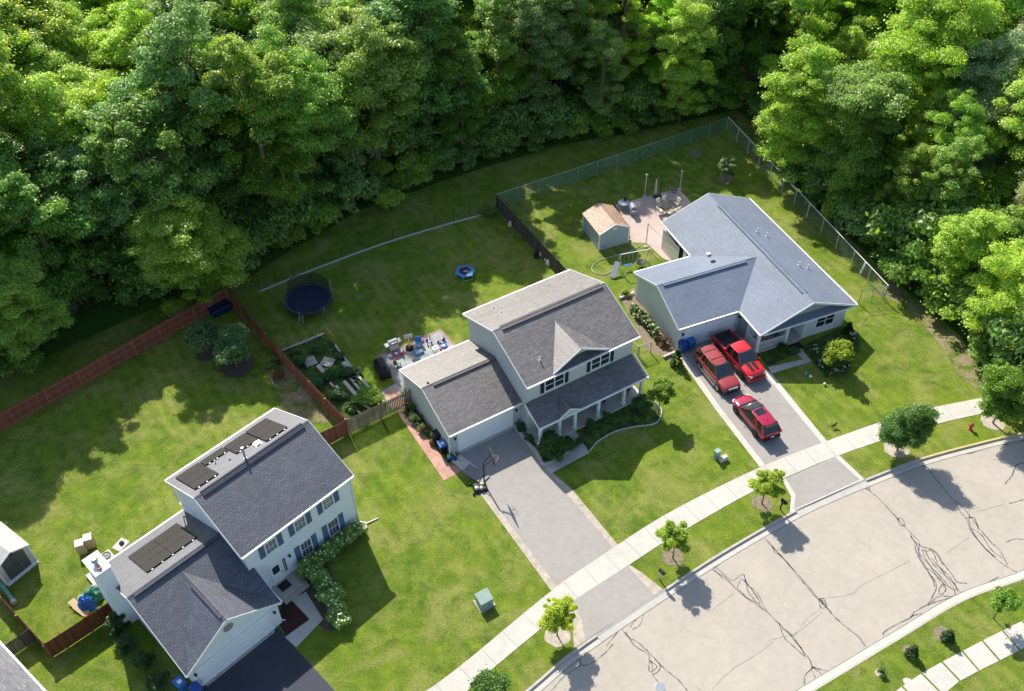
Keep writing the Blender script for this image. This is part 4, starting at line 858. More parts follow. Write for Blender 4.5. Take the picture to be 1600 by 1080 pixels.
def h1w(u,v): return Matrix.Rotation(a1,3,'Z')@Vector((u,v,0))+Vector((-17.744,35.273,0))
def h2w(u,v): return Matrix.Rotation(a2,3,'Z')@Vector((u,v,0))+Vector((1.098,50.259,0))
def h3w(u,v): return Matrix.Rotation(a3,3,'Z')@Vector((u,v,0))+Vector((21.018,58.607,0))
gp='white-flowering hydrangeas along the front of the white two-storey house'
for i,(u,v,r_,h_) in enumerate(((3.95,-.35,.62,1.2),(4.9,-.45,.6,1.05),(5.85,-.4,.6,1.0),(6.8,-.45,.58,1.0),(7.75,-.4,.58,.95),(8.6,-.35,.5,.9),(4.1,-1.2,.6,1.1),(4.0,-2.0,.65,1.15),(3.85,-2.85,.65,1.2),(3.7,-3.7,.62,1.1),(3.45,-4.45,.62,1.0),(3.1,-5.1,.6,.9))):
    lab=['white-flowering hydrangea beside the doorstep of the white house','white-flowering hydrangea under the wall between door and first window','white-flowering hydrangea just left of the ground-floor windows','white-flowering hydrangea between the two ground-floor windows','white-flowering hydrangea under the right ground-floor window','last white-flowering hydrangea at the downspout corner','hydrangea where the row turns away from the white house','second hydrangea of the row leading away from the white house','middle hydrangea of the row leading away from the white house','fourth hydrangea of the row leading away from the white house','hydrangea next to last towards the lawn tip of the bed','pale-blossomed hydrangea at the lawn tip of the curved bed'][i]
    shrub(lab,h1w(u,v),r_*1.12,h_*1.2,(.27,.42,.10),800+i*3,190,.11,34,gp,80 if i<6 else (50 if i<10 else 95),'hydrangea')
for i,(p,r_,h_,lab) in enumerate((((188,985),.7,1.6,'dark climbing shrub against the garage side wall, nearest the chimney'),((205,1010),.75,1.2,'dark shrub beside the garage side wall, second from the chimney'),((228,1040),.7,1.1,'dark shrub beside the garage side wall, third from the chimney'),((248,1072),.7,1.0,'dark shrub beside the garage side wall near the blue bins'))):
    shrub(lab,p,r_,h_,(.035,.08,.022),860+i*3,150,.12)
shrub('big dark green shrub between the driveway and the front path of the porch house',(868,708),1.25,1.5,(.05,.10,.025),880,230,.12,60)
for i,(p,r_,h_,c,lab) in enumerate((((905,694),.4,.6,(.05,.11,.03),'low dark shrub beside the front path under the porch'),((948,660),.45,1.1,(.055,.12,.03),'upright shrub in front of the middle porch columns'),((921,668),.4,.8,(.05,.11,.03),'bushy shrub left of the middle porch columns'),((1003,640),.8,1.1,(.07,.14,.035),'leafy shrub near the right end of the porch'),((828,690),.35,.5,(.06,.12,.04),'small plant in the stone-edged strip beside the driveway, by the porch corner'),((815,672),.35,.5,(.06,.13,.04),'small plant in the stone-edged strip beside the garage door'))):
    shrub(lab,p,r_,h_,c,900+i*3,170,.11)
for i,(p,r_,h_) in enumerate(((( 641,645),.45,.8),((650,660),.5,.7),((663,675),.5,.6))):
    shrub(['dark leafy plant at the fence end of the bed by the garage','dark leafy plant in the middle of the bed by the garage','brownish leafy plant beside the black bins'][i],p,r_,h_,[(.05,.1,.03),(.06,.11,.03),(.12,.12,.05)][i],930+i*3,130,.1)
gp='white-speckled plants in the bed beside the garage of the single-storey house'
for i in range(9):
    t=i/8; p=(989+t*47,487+t*52); shrub(['first','second','third','fourth','fifth','sixth','seventh','eighth','ninth'][i]+' plant from the back in the row beside the blue-roofed garage',p,.42,.85 if i<7 else .6,(.12,.18,.07) if i<7 else (.10,.075,.04),950+i*3,120,.11,22,gp,16 if i<7 else 0,'garden_plant',cat='plant')
def cone_bush(label,p,Rr,Hh,color,seed,group=None):
    rg=random.Random(seed); cl=[]
    for i in range(60):
        h=rg.random()**1.2; a=rg.uniform(0,6.28); r=Rr*(1-h)**.7*rg.uniform(.75,1); cl.append((math.cos(a)*r,math.sin(a)*r,.1+h*Hh,Rr*.25))
    cl=np.array(cl); return mk_tree('conical_evergreen',leaf_mesh('evergreen_leaves',seed,cl,110,.07),trunk_mesh('stem',seed,Hh*.7,.03,cl,6,MT['bark']),G(*p),0,1,color,label,'shrub',group)
cone_bush('conical evergreen beside the blue bins at the left of the garage',(1056,570),.55,1.7,(.04,.10,.02),990)
cone_bush('small conical evergreen at the right front corner of the single-storey house',(1323,522),.45,1.3,(.035,.08,.02),991)
cone_bush('clipped conical shrub on the far verge, left of the two',(1423,1024),.42,1.05,(.055,.12,.03),992)
cone_bush('clipped conical shrub on the far verge, right of the two',(1479,999),.42,1.0,(.055,.12,.03),993)
shrub('tiny sparse shrub in pale mulch on the far verge',(1376,1052),.3,.5,(.08,.15,.04),1000,60,.08,14)
for i,p in enumerate(((1272,553),(1283,572),(1301,588),(1318,584),(1331,530))):
    shrub('white-flowering low shrub '+['by the end of the front path','left of the yellow-green tree','below the yellow-green tree','right of the yellow-green tree','under the right-hand window'][i],p,.45,.7,(.06,.10,.05),1010+i*3,130,.09,24,'white-flowering shrubs in the bed of the single-storey house',26,'flowering_shrub')
for i,(p,c) in enumerate((((1222,545),(.05,.12,.03)),((1240,552),(.06,.13,.03)))): shrub(['low shrub below the porch railing, nearer the column','low shrub below the porch railing, nearer the path'][i],p,.5,.5,c,1030+i*3,110,.09,20)
for i,p in enumerate(((942,387),(956,382),(969,378),(978,374))): shrub(['leftmost','second','third','rightmost'][i]+' low plant along the front of the shed',p,.32,.4,(.05,.11,.03),1040+i*3,80,.09,12)
shrub('yellowish round plant in the bare bed behind the single-storey garage corner',(975,461),.5,.5,(.2,.26,.04),1060,110,.09,20)
shrub('spiky pale plant at the garage end of the slate patio',(636,618),.5,.6,(.2,.24,.1),1063,110,.1,20)
shrub('bright yellow-green vegetable plant at the front of the fenced garden bed',(574,628),.95,.8,(.16,.25,.04),1066,200,.13,36,name='vegetable_plant',cat='plant')
for i,(p,r_,c) in enumerate((((470,568),.8,(.06,.15,.04)),((492,598),.9,(.06,.16,.04)),((512,590),.6,(.05,.13,.04)),((525,622),.8,(.055,.14,.04)),((548,640),.6,(.06,.14,.04)),((497,548),.7,(.07,.14,.05)),((530,560),.5,(.08,.14,.07)),((538,586),.9,(.05,.13,.04)),((462,552),.6,(.08,.16,.04)),((560,585),.4,(.08,.15,.06)))):
    shrub(['leafy green crop at the red-fence side of the garden bed, upper one','leafy green crop at the red-fence side of the garden bed, middle one','dark leafy crop between the pale planks','leafy green crop by the red fence, lower one','leafy crop at the lower corner of the garden bed','leafy crop behind the pallets','straggly plant by the orange frame','dense dark crop in the middle of the garden bed','grassy clump at the upper left of the garden bed','straggly plant at the lawn side of the garden bed'][i],p,r_,.55,c,1070+i*3,130,.11,26,name='vegetable_plant',cat='plant')
for i,p in enumerate(((430,566),(436,590),(424,575))): shrub(['yellow-tipped plant against the red side fence','reddish plant in the bare patch beside the red side fence','leafy weed in the bare patch beside the red side fence'][i],p,.55,.6,[(.15,.2,.04),(.16,.08,.03),(.1,.17,.04)][i],1110+i*3,100,.1,20,name='garden_plant',cat='plant')
# ------------------------------------------------------------ fences
def wood_fence(label,pts,h,mat,post,step=2.4,cat='fence',postside=1,name='wooden_fence',rails=True,cap=None):
    pts=[Vector((p[0],p[1],0)) for p in pts]; r=empty(name,pts[0],0,label,cat); o=pts[0]; q=[p-o for p in pts]
    for a,b in zip(q,q[1:]):
        d=b-a; L=d.length; t=d.normalized(); n=Vector((-t.y,t.x,0)); k=max(1,round(L/step))
        for i in range(k):
            p0=a+d*i/k; p1=a+d*(i+1)/k; mb=MB(); hh=.012*n
            l0=L*i/k; l1=L*(i+1)/k; z0=.05
            for sgn in (1,-1):
                A,B=p0+hh*sgn,p1+hh*sgn; P=[A+Vector((0,0,z0)),B+Vector((0,0,z0)),B+Vector((0,0,h)),A+Vector((0,0,h))]; uv=[(l0,z0),(l1,z0),(l1,h),(l0,h)]
                if sgn>0: P=P[::-1];uv=uv[::-1]
                mb.poly(P,0,uv)
            mb.poly([p0+hh+Vector((0,0,h)),p0-hh+Vector((0,0,h)),p1-hh+Vector((0,0,h)),p1+hh+Vector((0,0,h))],0,[(l0,0),(l0,0),(l1,0),(l1,0)])
            for z in (.3,h*.55,h-.2): mb.bar(p0+n*.035*postside+Vector((0,0,z)),p1+n*.035*postside+Vector((0,0,z)),.04,.09,1)
            mb.build('fence_panel',[mat,post],r)
        for i in range(k+1):
            if i==k and b is not q[-1]: continue
            p=a+d*i/k+n*.06*postside; pb=MB(); pb.bar(p,p+Vector((0,0,h+.06)),.1,.1,up=(t.x,t.y,0)); pb.poly([p+Vector((.07,.07,h+.062)),p+Vector((-.07,.07,h+.062)),p+Vector((-.07,-.07,h+.062)),p+Vector((.07,-.07,h+.062))][::1]); pb.build('post',post,r)
    return r
def slat_fence(label,p,q_,h,mat,pitch=.155,wd=.115,post=None,name='wooden_fence',cat='fence'):
    "boards with open gaps; each run of boards between posts is one panel"
    a=Vector((p.x,p.y,0)); b=Vector((q_.x,q_.y,0)); r=empty(name,a,0,label,cat); d=b-a; L=d.length; t=d.normalized(); n=Vector((-t.y,t.x,0)); k=max(1,round(L/2.4)); rg=random.Random(int(L*100))
    for i in range(k):
        mb=MB(); s=L*i/k
        while s<L*(i+1)/k-.05:
            c=t*(s+wd/2); z=h+rg.uniform(-.02,.02); mb.bar(c-Vector((0,0,-.04)),c+Vector((0,0,z)),wd,.02,up=tuple(n)) ; s+=pitch
        for z in (.35,h-.3): mb.bar(t*(L*i/k)+n*.03+Vector((0,0,z)),t*(L*(i+1)/k)+n*.03+Vector((0,0,z)),.04,.09)
        mb.build('fence_panel',mat,r)
    for i in range(k+1): c=t*(L*i/k)+n*.08; MB().bar(c,c+Vector((0,0,h+.02)),.1,.1,up=tuple(n)).build('post',post or mat,r)
    return r
def chain_fence(label,pts,h,mat,railm,step=2.6,name='chain_link_fence',cat='fence',rr=.022,mid=False):
    pts=[Vector((p[0],p[1],0)) for p in pts]; o=pts[0]; r=empty(name,o,0,label,cat); q=[p-o for p in pts]
    for a,b in zip(q,q[1:]):
        d=b-a; L=d.length; k=max(1,round(L/step))
        MB().poly([a+Vector((0,0,.03)),b+Vector((0,0,.03)),b+Vector((0,0,h)),a+Vector((0,0,h))],0,[(0,0),(L,0),(L,h),(0,h)]).build('wire_mesh',mat,r)
        MB().tube([a+Vector((0,0,h)),b+Vector((0,0,h))],rr,6).build('top_rail',railm,r)
        for i in range(k+1):
            if i==k and b is not q[-1]: continue
            c=a+d*i/k; e=i in(0,k); MB().tube([c,c+Vector((0,0,h+.03))],.045 if e else .028,8).build('post',railm,r)
    return r
RF=[G(-30,692),G(0,675),G(129.6,603.9),G(254,532),G(338,486)]
corner=G(358,474)
wood_fence('long red-brown wooden fence along the back of the left yards',[RF[0],RF[2],RF[3],corner],1.85,MT['redfence'],MT['redrail'],2.9,postside=-1)
RS=[corner+Vector((.3,-.3,0)),G(442,568.6),G(513.6,646),G(545,678)]
wood_fence('red-brown wooden side fence between the left yard and the vegetable bed',RS,1.8,MT['redfence'],MT['redrail'],2.4,postside=-1)
wood_fence('short red-brown fence joining the white house to the side fence',[G(497,703),G(515,694.5),G(545,679)],1.75,MT['redfence'],MT['redrail'],2.6)
slat_fence('weathered grey picket fence with gaps beside the grey-green garage',G(548,678),G(643,632),1.75,MT['greyfence'])
slat_fence('dark grey wooden fence between the two right-hand backyards',G(775,326),G(893,453),1.75,MT['darkfence'],pitch=.15,wd=.135)
wood_fence('dark brown wooden fence between the chimney and the left yard corner',[G(83,1027),G(107,1012),G(182,962)],1.75,MT['brownfence'],MT['brownfence'],2.2)
wood_fence('brown fence running towards the shed from the lower left corner',[G(83,1027),G(40,980),G(-10,925)],1.6,MT['brownfence'],MT['redrail'],2.4)
slat_fence('grey slatted gate between the lower left house and the brown fence',G(20,1026),G(57,1001),1.5,MT['darkfence'],pitch=.15,wd=.135,name='gate',cat='gate')
cA,cB,cC=G(776,326),G(1134.5,205),G(1380,469.5)
chain_fence('long green-tinted chain-link fence across the back of the right-hand yard',[cA,G(1021,244),cB],1.75,MT['chain'],MT['metal'])
fc=chain_fence('tall chain-link fence with a white top rail down the right side of the yard',[cB,G(1260,340),cC],1.8,MT['chaing'],MT['white'],rr=.035)
MB().bar((G(1344,428)-cB)+Vector((0,0,.1)),(G(1344,428)-cB)+Vector((.25,.1,1.3)),.2,.12).build('down_tube',MT['white'],fc)
chain_fence('short chain-link fence from the single-storey house to the front corner post',[cC,G(1341,474)],1.75,MT['chaing'],MT['metal'],step=1.6)
chain_fence('small chain-link gate between the porch house and the plant bed',[G(998,557),G(1016,551)],1.3,MT['chaing'],MT['metal'],step=1.2,name='gate',cat='gate')
chain_fence('low chain-link panel beside the back corner of the porch roof',[G(980,545),G(996,558)],1.3,MT['chaing'],MT['metal'],step=1.2)
ga=G(1004,250); gb_=G(1021,244); gt=empty('gate',ga,0,'chain-link gate with a metal frame in the green back fence','gate'); d=gb_-ga
MB().tube([(0,-.08,.1),(0,-.08,1.85)],.03,6).tube([d+Vector((0,-.08,.1)),d+Vector((0,-.08,1.85))],.03,6).tube([Vector((0,-.08,1.8)),d+Vector((0,-.08,1.8))],.03,6).tube([Vector((0,-.08,.15)),d+Vector((0,-.08,.15))],.03,6).build('gate_frame',MT['metal'],gt)
# thin wire garden fence along the gravel strip
wf=empty('wire_fence',gs[0],0,'thin wire fence with slim dark posts along the gravel strip','fence')
for i in range(0,len(gs),3): p=gs[i]-gs[0]; MB().tube([p+Vector((0,.25,0)),p+Vector((0,.25,1.25))],.022,6).build('post',MT['black'],wf)
wm_=MB(); acc=0
for a,b in zip(gs,gs[1:]):
    L=(b-a).length; A=a-gs[0]+Vector((0,.25,0));B=b-gs[0]+Vector((0,.25,0)); wm_.poly([A+Vector((0,0,.05)),B+Vector((0,0,.05)),B+Vector((0,0,1.15)),A+Vector((0,0,1.15))],0,[(acc,0),(acc+L,0),(acc+L,1.1),(acc,1.1)]); acc+=L
MT['wire']=meshmat('thin_green_wire',(.03,.05,.03),.1,.05,False); wm_.build('wire_mesh',MT['wire'],wf)
# ------------------------------------------------------------ sheds
def shed(label,loc,rz,Wd,Ln,he,rr,wallm,roofm,trimm,doors=None,vent=True):
    r=empty('garden_shed',loc,rz,label,'shed'); s=rr/(Wd/2+.1)
    gable_walls(r,0,Ln,0,Wd,he-.04,s,wallm,T=T_v,z0=0)
    o=.1; MB().slab([(-o,-o,he),(Wd/2,-o,he+rr),(Wd/2,Ln+o,he+rr),(-o,Ln+o,he)],.06).slab([(Wd+o,-o,he),(Wd+o,Ln+o,he),(Wd/2,Ln+o,he+rr),(Wd/2,-o,he+rr)],.06).build('roof',roofm,r)
    trim_line(r,[(-o,-o-.015,he),(Wd/2,-o-.015,he+rr),(Wd+o,-o-.015,he)],trimm,h=.1,dz=-.04)
    cb=MB()
    for u in (-.0,Wd): cb.box(u-.05,u+.05,-.02,.08,0,he-.05)
    cb.box(-.05,.05,Ln-.08,Ln+.02,0,he-.05); 
    for k,(u,v) in enumerate(((0,0),(Wd,0),(0,Ln))): MB().box(u-.05,u+.05,v-.02 if v==0 else v-.08,v+.08 if v==0 else v+.02,0,he-.05).build('corner_trim',trimm,r)
    if doors:
        for a,b in ((Wd*.16,Wd*.5-.01),(Wd*.5+.01,Wd*.84)):
            mb=MB(); n=6
            P=[(a,-.04,.12),(b,-.04,.12)]; t=[]
            for i in range(n+1):
                x=b+(a-b)*i/n; t.append((x,-.04,he-.12+.32*(1-((x-Wd/2)/(Wd*.36))**2)))
            mb.poly(P+t); mb.poly([(p[0],-.005,p[2]) for p in (P+t)][::-1])
            dd=mb.build('door',doors,r); MB().bar((Wd*.5+(-.08 if a<Wd*.3 else .08),-.06,1.0),(Wd*.5+(-.08 if a<Wd*.3 else .08),-.06,1.25),.03,.03).build('handle',MT['black'],dd)
        MB().box(0,Wd,-.25,-.01,0,.08).build('threshold',trimm,r)
    if vent: MB().box(Wd/2-.2,Wd/2+.2,-.04,0,he+.12,he+.34).build('gable_vent',trimm,r) if not doors else MB().lathe([(0,-.05),(.16,-.05),(.18,0)],(Wd/2,0,he+.3),12,axis='y').build('gable_vent',MT['darkmetal'],r)
    return r
MT['side3s']=siding('blue_grey_shed_siding',(.34,.42,.47),.3)
shed('blue-grey garden shed with a tan shingled roof beside the pink patio',h3w(-5.8,18.8),a3,3.2,3.65,2.0,.78,MT['side3s'],MT['roofs'],MT['white'])
A_,B_=G(10.5,914),G(57.8,875.8); dS=B_-A_; 
shed('white plastic shed with dark arched double doors at the left edge',A_,math.atan2(dS.y,dS.x),dS.length,3.2,2.0,.62,plain('white_shed_plastic',(.5,.49,.46),.5,.04),MT['roofw'],MT['white'],plain('dark_grey_shed_door',(.075,.08,.085),.6,.15))
# ------------------------------------------------------------ cars
def ring(x,pts):
    "pts: half outline (y,z) from the bottom middle over the side to the top middle"
    return [(x,-y,z) for y,z in pts]+[(x,y,z) for y,z in reversed(pts) if y>1e-6]
def loft(secs,name,m,parent,sub=1,closed=True):
    mb=MB(); n=len(secs[0])
    for a,b in zip(secs,secs[1:]):
        for k in range(n): mb.poly([a[k],a[(k+1)%n],b[(k+1)%n],b[k]])
    if closed: mb.poly(secs[0][::-1]); mb.poly(secs[-1])
    return mb.build(name,m,parent,smooth=True,sub=sub)
def wheel(root,x,y,r,w,rimm,sgn):
    t=MB().lathe([(r*.62,-w/2),(r*.94,-w/2),(r,-w/2+.03),(r,w/2-.03),(r*.94,w/2),(r*.62,w/2)],(0,0,0),24,axis='y')
    o=t.build('wheel',MT['tyre'],root,loc=(x,y,r),smooth=True)
    m=MB().lathe([(0,sgn*w*.38),(r*.14,sgn*w*.40),(r*.6,sgn*w*.34),(r*.63,sgn*w*.5),(r*.66,sgn*w*.5)],(0,0,0),24,axis='y')
    for k in range(5):
        a=k*2*math.pi/5; m.bar((0,sgn*w*.42,0),(math.cos(a)*r*.6,sgn*w*.42,math.sin(a)*r*.6),.07,.03,up=(0,1,0))
    m.build('rim',rimm,o); return o
def body_sec(x,hw,zb,zs,zt,rd=.78):
    return ring(x,[(0,zb),(hw*.8,zb),(hw*.97,zb+.06),(hw,zb+(zs-zb)*.45),(hw*.985,zs-.08),(hw*.93,zs),(hw*rd*.9,zt),(0,zt+.015)])
def vehicle(name,label,cat,loc,rz,L,Wd,paintm,rimm,kind,wr=.37,wb=None):
    r=empty(name,loc,rz,label,cat,None); h=L/2; hw=Wd/2; wb=wb or L*.58; fx=wb/2+.05; rx=-wb/2+.05
    if kind=='pickup':
        S=[(-h,.92,.55,.98,1.02),(-h+.06,.98,.5,1.03,1.05),(-h+1.2,1,.45,1.05,1.06),(-.3,1,.42,1.08,1.1),(.9,1,.42,1.08,1.12),(1.25,1,.42,1.08,1.16),(h-.75,.99,.45,1.02,1.14),(h-.2,.95,.5,.93,1.03),(h,.86,.5,.78,.86)]
    elif kind=='suv':
        S=[(-h,.9,.5,.95,1.0),(-h+.08,.97,.42,1.03,1.06),(-h+1,1,.4,1.06,1.08),(0,1,.38,1.04,1.06),(h-1.35,1,.38,1.0,1.08),(h-.7,.98,.4,.95,1.03),(h-.15,.93,.45,.84,.93),(h,.84,.48,.72,.8)]
    else:
        S=[(-h,.84,.5,.86,.95),(-h+.12,.95,.4,1.0,1.03),(-h+.9,1,.36,1.04,1.06),(-.3,.985,.34,1.0,1.02),(h-1.5,1,.34,.98,1.03),(h-.75,.98,.36,.92,.98),(h-.2,.9,.4,.8,.88),(h,.72,.45,.66,.72)]
    loft([body_sec(x,hw*k,zb,zs,zt,.9 if kind!='pickup' else .93) for x,k,zb,zs,zt in S],'body',paintm,r,1)
    # cabin: glass house, then roof and pillars
    if kind=='pickup': X=[-.75,-.6,.75,1.45]; zr=1.82; zt0=1.08; rb=(-.62,.72)
    elif kind=='suv': X=[-h+.06,-h+.32,.42,h-1.38+.12]; zr=1.74; zt0=1.05; rb=(-h+.28,.42)
    else: X=[-h+.12,-h+.62,.12,h-1.12]; zr=1.58; zt0=1.0; rb=(-h+.45,.12)
    yb=hw*.93; yt=hw*(.74 if kind!='cross' else .70)
    def gs_(xb,xt,f=1.0): return [Vector((xb,-yb*f,zt0)),Vector((xb,yb*f,zt0)),Vector((xt,yt*f,zr)),Vector((xt,-yt*f,zr))]
    b0=gs_(X[0],X[1],.97); b1=gs_(X[3],X[2],.97)
    g=MB(); m=[Vector((X[0]*.5+X[3]*.5,s_*y_,z_)) for s_,y_,z_ in ((-1,yb,zt0),(1,yb,zt0),(1,yt,zr),(-1,yt,zr))]
    g.poly([b0[1],b0[0],b0[3],b0[2]],1); g.poly([b1[0],b1[1],b1[2],b1[3]],2)
    g.poly([b0[0],m[0],m[3],b0[3]],0);g.poly([m[0],b1[0],b1[3],m[3]],0);g.poly([m[1],b0[1],b0[2],m[2]],0);g.poly([b1[1],m[1],m[2],b1[2]],0)
    g.poly([b0[3],m[3],m[2],b0[2]],0); g.poly([m[3],b1[3],b1[2],m[2]],0)
    g.build('cabin_glass',[MT['carglass'],MT['carglass'],MT['windsh']],r)
    # pillars
    for s_ in (-1,1):
        def pl(xb,xt,w_): MB().bar((xb,s_*yb*.985,zt0-.03),(xt,s_*(yt+.005),zr-.01),w_,.05,up=(0,s_,.3)).build('pillar',paintm,r)
        pl(X[3]-.02,X[2]+.01,.07); pl((X[1]+X[2])/2+.05,(X[1]+X[2])/2-.0,.09); pl(X[0]+.04,X[1]+.03,.17 if kind!='pickup' else .16)
        if kind!='pickup': pl(X[0]+.95,X[1]+.80,.12 if kind=='suv' else .16)
        MB().bar((X[0],s_*yb*.99,zt0+.005),(X[3]+.05,s_*yb*.99,zt0+.005),.05,.05).build('sill_trim',MT['black'] if kind!='suv' else paintm,r)
        e=loft([[(X[3]-.1+dx,s_*(hw+.05+ dy),z) for dx,dy,z in ((-.06,0,1.08),(.06,0,1.08),(.06,.17,1.1),(-.06,.17,1.1),)],[(X[3]-.1+dx,s_*(hw+.05+dy),z) for dx,dy,z in ((-.06,0,1.2),(.06,0,1.2),(.06,.17,1.22),(-.06,.17,1.22),)]],'wing_mirror',paintm if kind!='suv' else MT['black'],r,1)
    x0,x1=rb; n=6; secs=[]
    for i in range(n+1):
        t=i/n; x=x0+(x1-x0)*t; k=1-.05*abs(2*t-1)**3; z=zr+.035-.05*(2*t-1)**2
        secs.append(ring(x,[(0,zr-.03),(yt*k,zr-.03),(yt*1.03*k,zr+.0),(yt*.9*k,z),(0,z+.025)]))
    rf=loft(secs,'roof',paintm,r,1)
    if kind=='suv':
        for s_ in (-1,1): MB().tube([(x0+.3,s_*yt*.86,zr+.02),(x0+.4,s_*yt*.86,zr+.09),(x1-.35,s_*yt*.86,zr+.09),(x1-.25,s_*yt*.86,zr+.02)],.022,6).build('roof_rail',paintm,r)
        for k in range(2): MB().bar((x0+.7+k*1.0,-yt*.86,zr+.085),(x0+.7+k*1.0,yt*.86,zr+.085),.05,.025).build('roof_crossbar',paintm,r)
        for k in range(5): y=(k-2)*.2; MB().box(x0+.25,x1-.3,y-.012,y+.012,zr+.035,zr+.062).build('roof_rib',paintm,r)
        for s_ in (-1,1): MB().box(-1.25,1.2,s_*hw-.02 if s_>0 else -hw-.14,s_*hw+.14 if s_>0 else -hw+.02,.36,.42).build('running_board',MT['chrome'],r)
    if kind=='cross':
        MB().box(-.72,-.08,-.40,.40,zr+.05,zr+.064).build('sunroof',MT['carglass'],r,bevel=.01)
        MB().box(-1.45,-1.38,-.02,.02,zr+.04,zr+.12).build('aerial',paintm,r)
        MB().bar((-h+.38,-yt*.9,zr-.02),(-h+.38,yt*.9,zr-.02),.22,.04).build('rear_spoiler',MT['black'],r)
    if kind=='pickup':
        MB().hexa([(-h+.12,-hw*.8,1.03),(-.83,-hw*.82,1.08),(-.83,hw*.82,1.08),(-h+.12,hw*.8,1.03),(-h+.12,-hw*.8,1.10),(-.83,-hw*.82,1.15),(-.83,hw*.82,1.15),(-h+.12,hw*.8,1.10)]).build('bed_cover',MT['black'],r,bevel=.02)
        for s_ in (-1,1):
            MB().bar((-h+.05,s_*hw*.9,1.08),(-.8,s_*hw*.9,1.13),.14,.06).build('bed_rail',paintm,r)
            y=s_*.24; MB().poly([(1.5,y-.16,1.222),(h-.55,y-.13,1.155),(h-.55,y+.13,1.155),(1.5,y+.16,1.222)]).build('bonnet_stripe',MT['black'],r)
            MB().box(-.6,1.3,s_*hw-.03,s_*hw+.06,.36,.43).build('side_step',MT['black'],r)
    MB().bar((X[3]+.03,-yb*.95,zt0+.03),(X[3]+.03,yb*.95,zt0+.03),.10,.03).build('wiper_cowl',MT['black'],r)
    # lights, grille, bumpers, plate, wheels and arches
    zf={'pickup':.88,'suv':.76,'cross':.74}[kind]; fxx=h-.10; fb={'pickup':MT['redcar'],'suv':MT['darkmetal'],'cross':MT['black']}[kind]
    for s_ in (-1,1):
        MB().hexa([(fxx-.22,s_*hw*.93,zf-.08),(fxx+.04,s_*hw*.78,zf-.08),(fxx+.06,s_*hw*.55,zf-.07),(fxx-.2,s_*hw*.55,zf-.07),(fxx-.24,s_*hw*.92,zf+.05),(fxx-.01,s_*hw*.78,zf+.05),(fxx+.02,s_*hw*.55,zf+.04),(fxx-.22,s_*hw*.55,zf+.04)]).build('headlight',MT['lamp'],r,bevel=.01)
        zt_={'pickup':.85,'suv':.9,'cross':.92}[kind]; MB().box(-h-.015,-h+.14,*( (hw*.72,hw*.95) if s_>0 else (-hw*.95,-hw*.72)),zt_-.14,zt_+.12).build('tail_light',MT['tail'],r,bevel=.015)
    MB().box(h-.1,h+.045,-hw*.46,hw*.46,zf-.12,zf+.08).build('grille',MT['chrome'] if kind=='suv' else MT['black'],r,bevel=.015)
    MB().hexa([(h-.28,-hw*.93,.36),(h+.05,-hw*.78,.36),(h+.05,hw*.78,.36),(h-.28,hw*.93,.36),(h-.3,-hw*.93,.60),(h+.07,-hw*.78,.58),(h+.07,hw*.78,.58),(h-.3,hw*.93,.60)]).build('front_bumper',fb,r,bevel=.03)
    MB().box(-h-.06,-h+.2,-hw*.88,hw*.88,.36,.58).build('rear_bumper',MT['chrome'] if kind=='pickup' else MT['black'],r,bevel=.03)
    MB().box(-h-.075,-h-.06,-.16,.16,.62,.74).build('number_plate',MT['white'],r)
    for x in (fx,rx):
        for s_ in (-1,1):
            mb=MB(); n=12
            for i in range(n):
                a0=math.pi*i/n; a1_=math.pi*(i+1)/n; P=lambda a,rr,y:(x+math.cos(a)*rr,y,wr+math.sin(a)*rr)
                yy=s_*(hw+.012); ra,rb_=wr+.09,wr+.0
                mb.poly([P(a0,ra,yy),P(a1_,ra,yy),P(a1_,rb_*.5,yy),P(a0,rb_*.5,yy)]); mb.poly([P(a0,ra,yy),P(a1_,ra,yy),P(a1_,ra,s_*(hw-.12)),P(a0,ra,s_*(hw-.12))])
            mb.build('wheel_arch',MT['black'],r); wheel(r,x,s_*(hw-.08),wr,.24,rimm,s_)
    return r
vehicle('pickup_truck','bright red pickup with a black bed cover and two black bonnet stripes, nearest the house','pickup truck',(19.42,58.35,.02),math.atan2(-.907,.42),5.75,1.98,MT['redcar'],MT['darkrim'],'pickup',.40,3.45)
vehicle('parked_car','older dull red boxy off-roader with silver wheels, parked left of the pickup','car',(17.33,56.62,.02),math.atan2(-.922,.388),4.85,1.84,MT['redsuv'],MT['rim'],'suv',.37,2.85)
vehicle('parked_car','crimson rounded car with a dark sunroof, parked nearest the sidewalk facing the house','car',(19.55,51.42,.02),math.atan2(.922,-.388),4.65,1.84,MT['redcross'],MT['darkrim'],'cross',.37,2.75)
# ------------------------------------------------------------ garden and yard things
def thing(name,p,rz,label,cat,group=None,z=0.0):
    g=G(*p) if not isinstance(p,Vector) else p
    return empty(name,(g.x,g.y,z),rz,label,cat,group)
# big round trampoline with its net
tr=thing('trampoline',(484,478),0,'big round black trampoline with a sagging safety net on the shaded lawn','trampoline'); TR,TH_=2.15,.85
MB().lathe([(0,TH_-.03),(TR-.18,TH_),(TR-.18,TH_-.01),(0,TH_-.04)],(0,0,0),40).build('jumping_mat',MT['mat'],tr)
MB().lathe([(TR-.17,TH_+.02),(TR+.02,TH_+.035),(TR+.04,TH_-.03)],(0,0,0),40).build('edge_pad',MT['black'],tr)
pts=[(math.cos(a*math.pi/20)*TR,math.sin(a*math.pi/20)*TR,TH_) for a in range(41)]; MB().tube(pts,.035,6).build('frame_ring',MT['darkmetal'],tr)
sp=MB()
for k in range(64): a=k*2*math.pi/64; sp.bar((math.cos(a)*(TR-.2),math.sin(a)*(TR-.2),TH_+.04),(math.cos(a)*TR,math.sin(a)*TR,TH_+.045),.025,.012)
sp.build('springs',MT['greymetal'],tr)
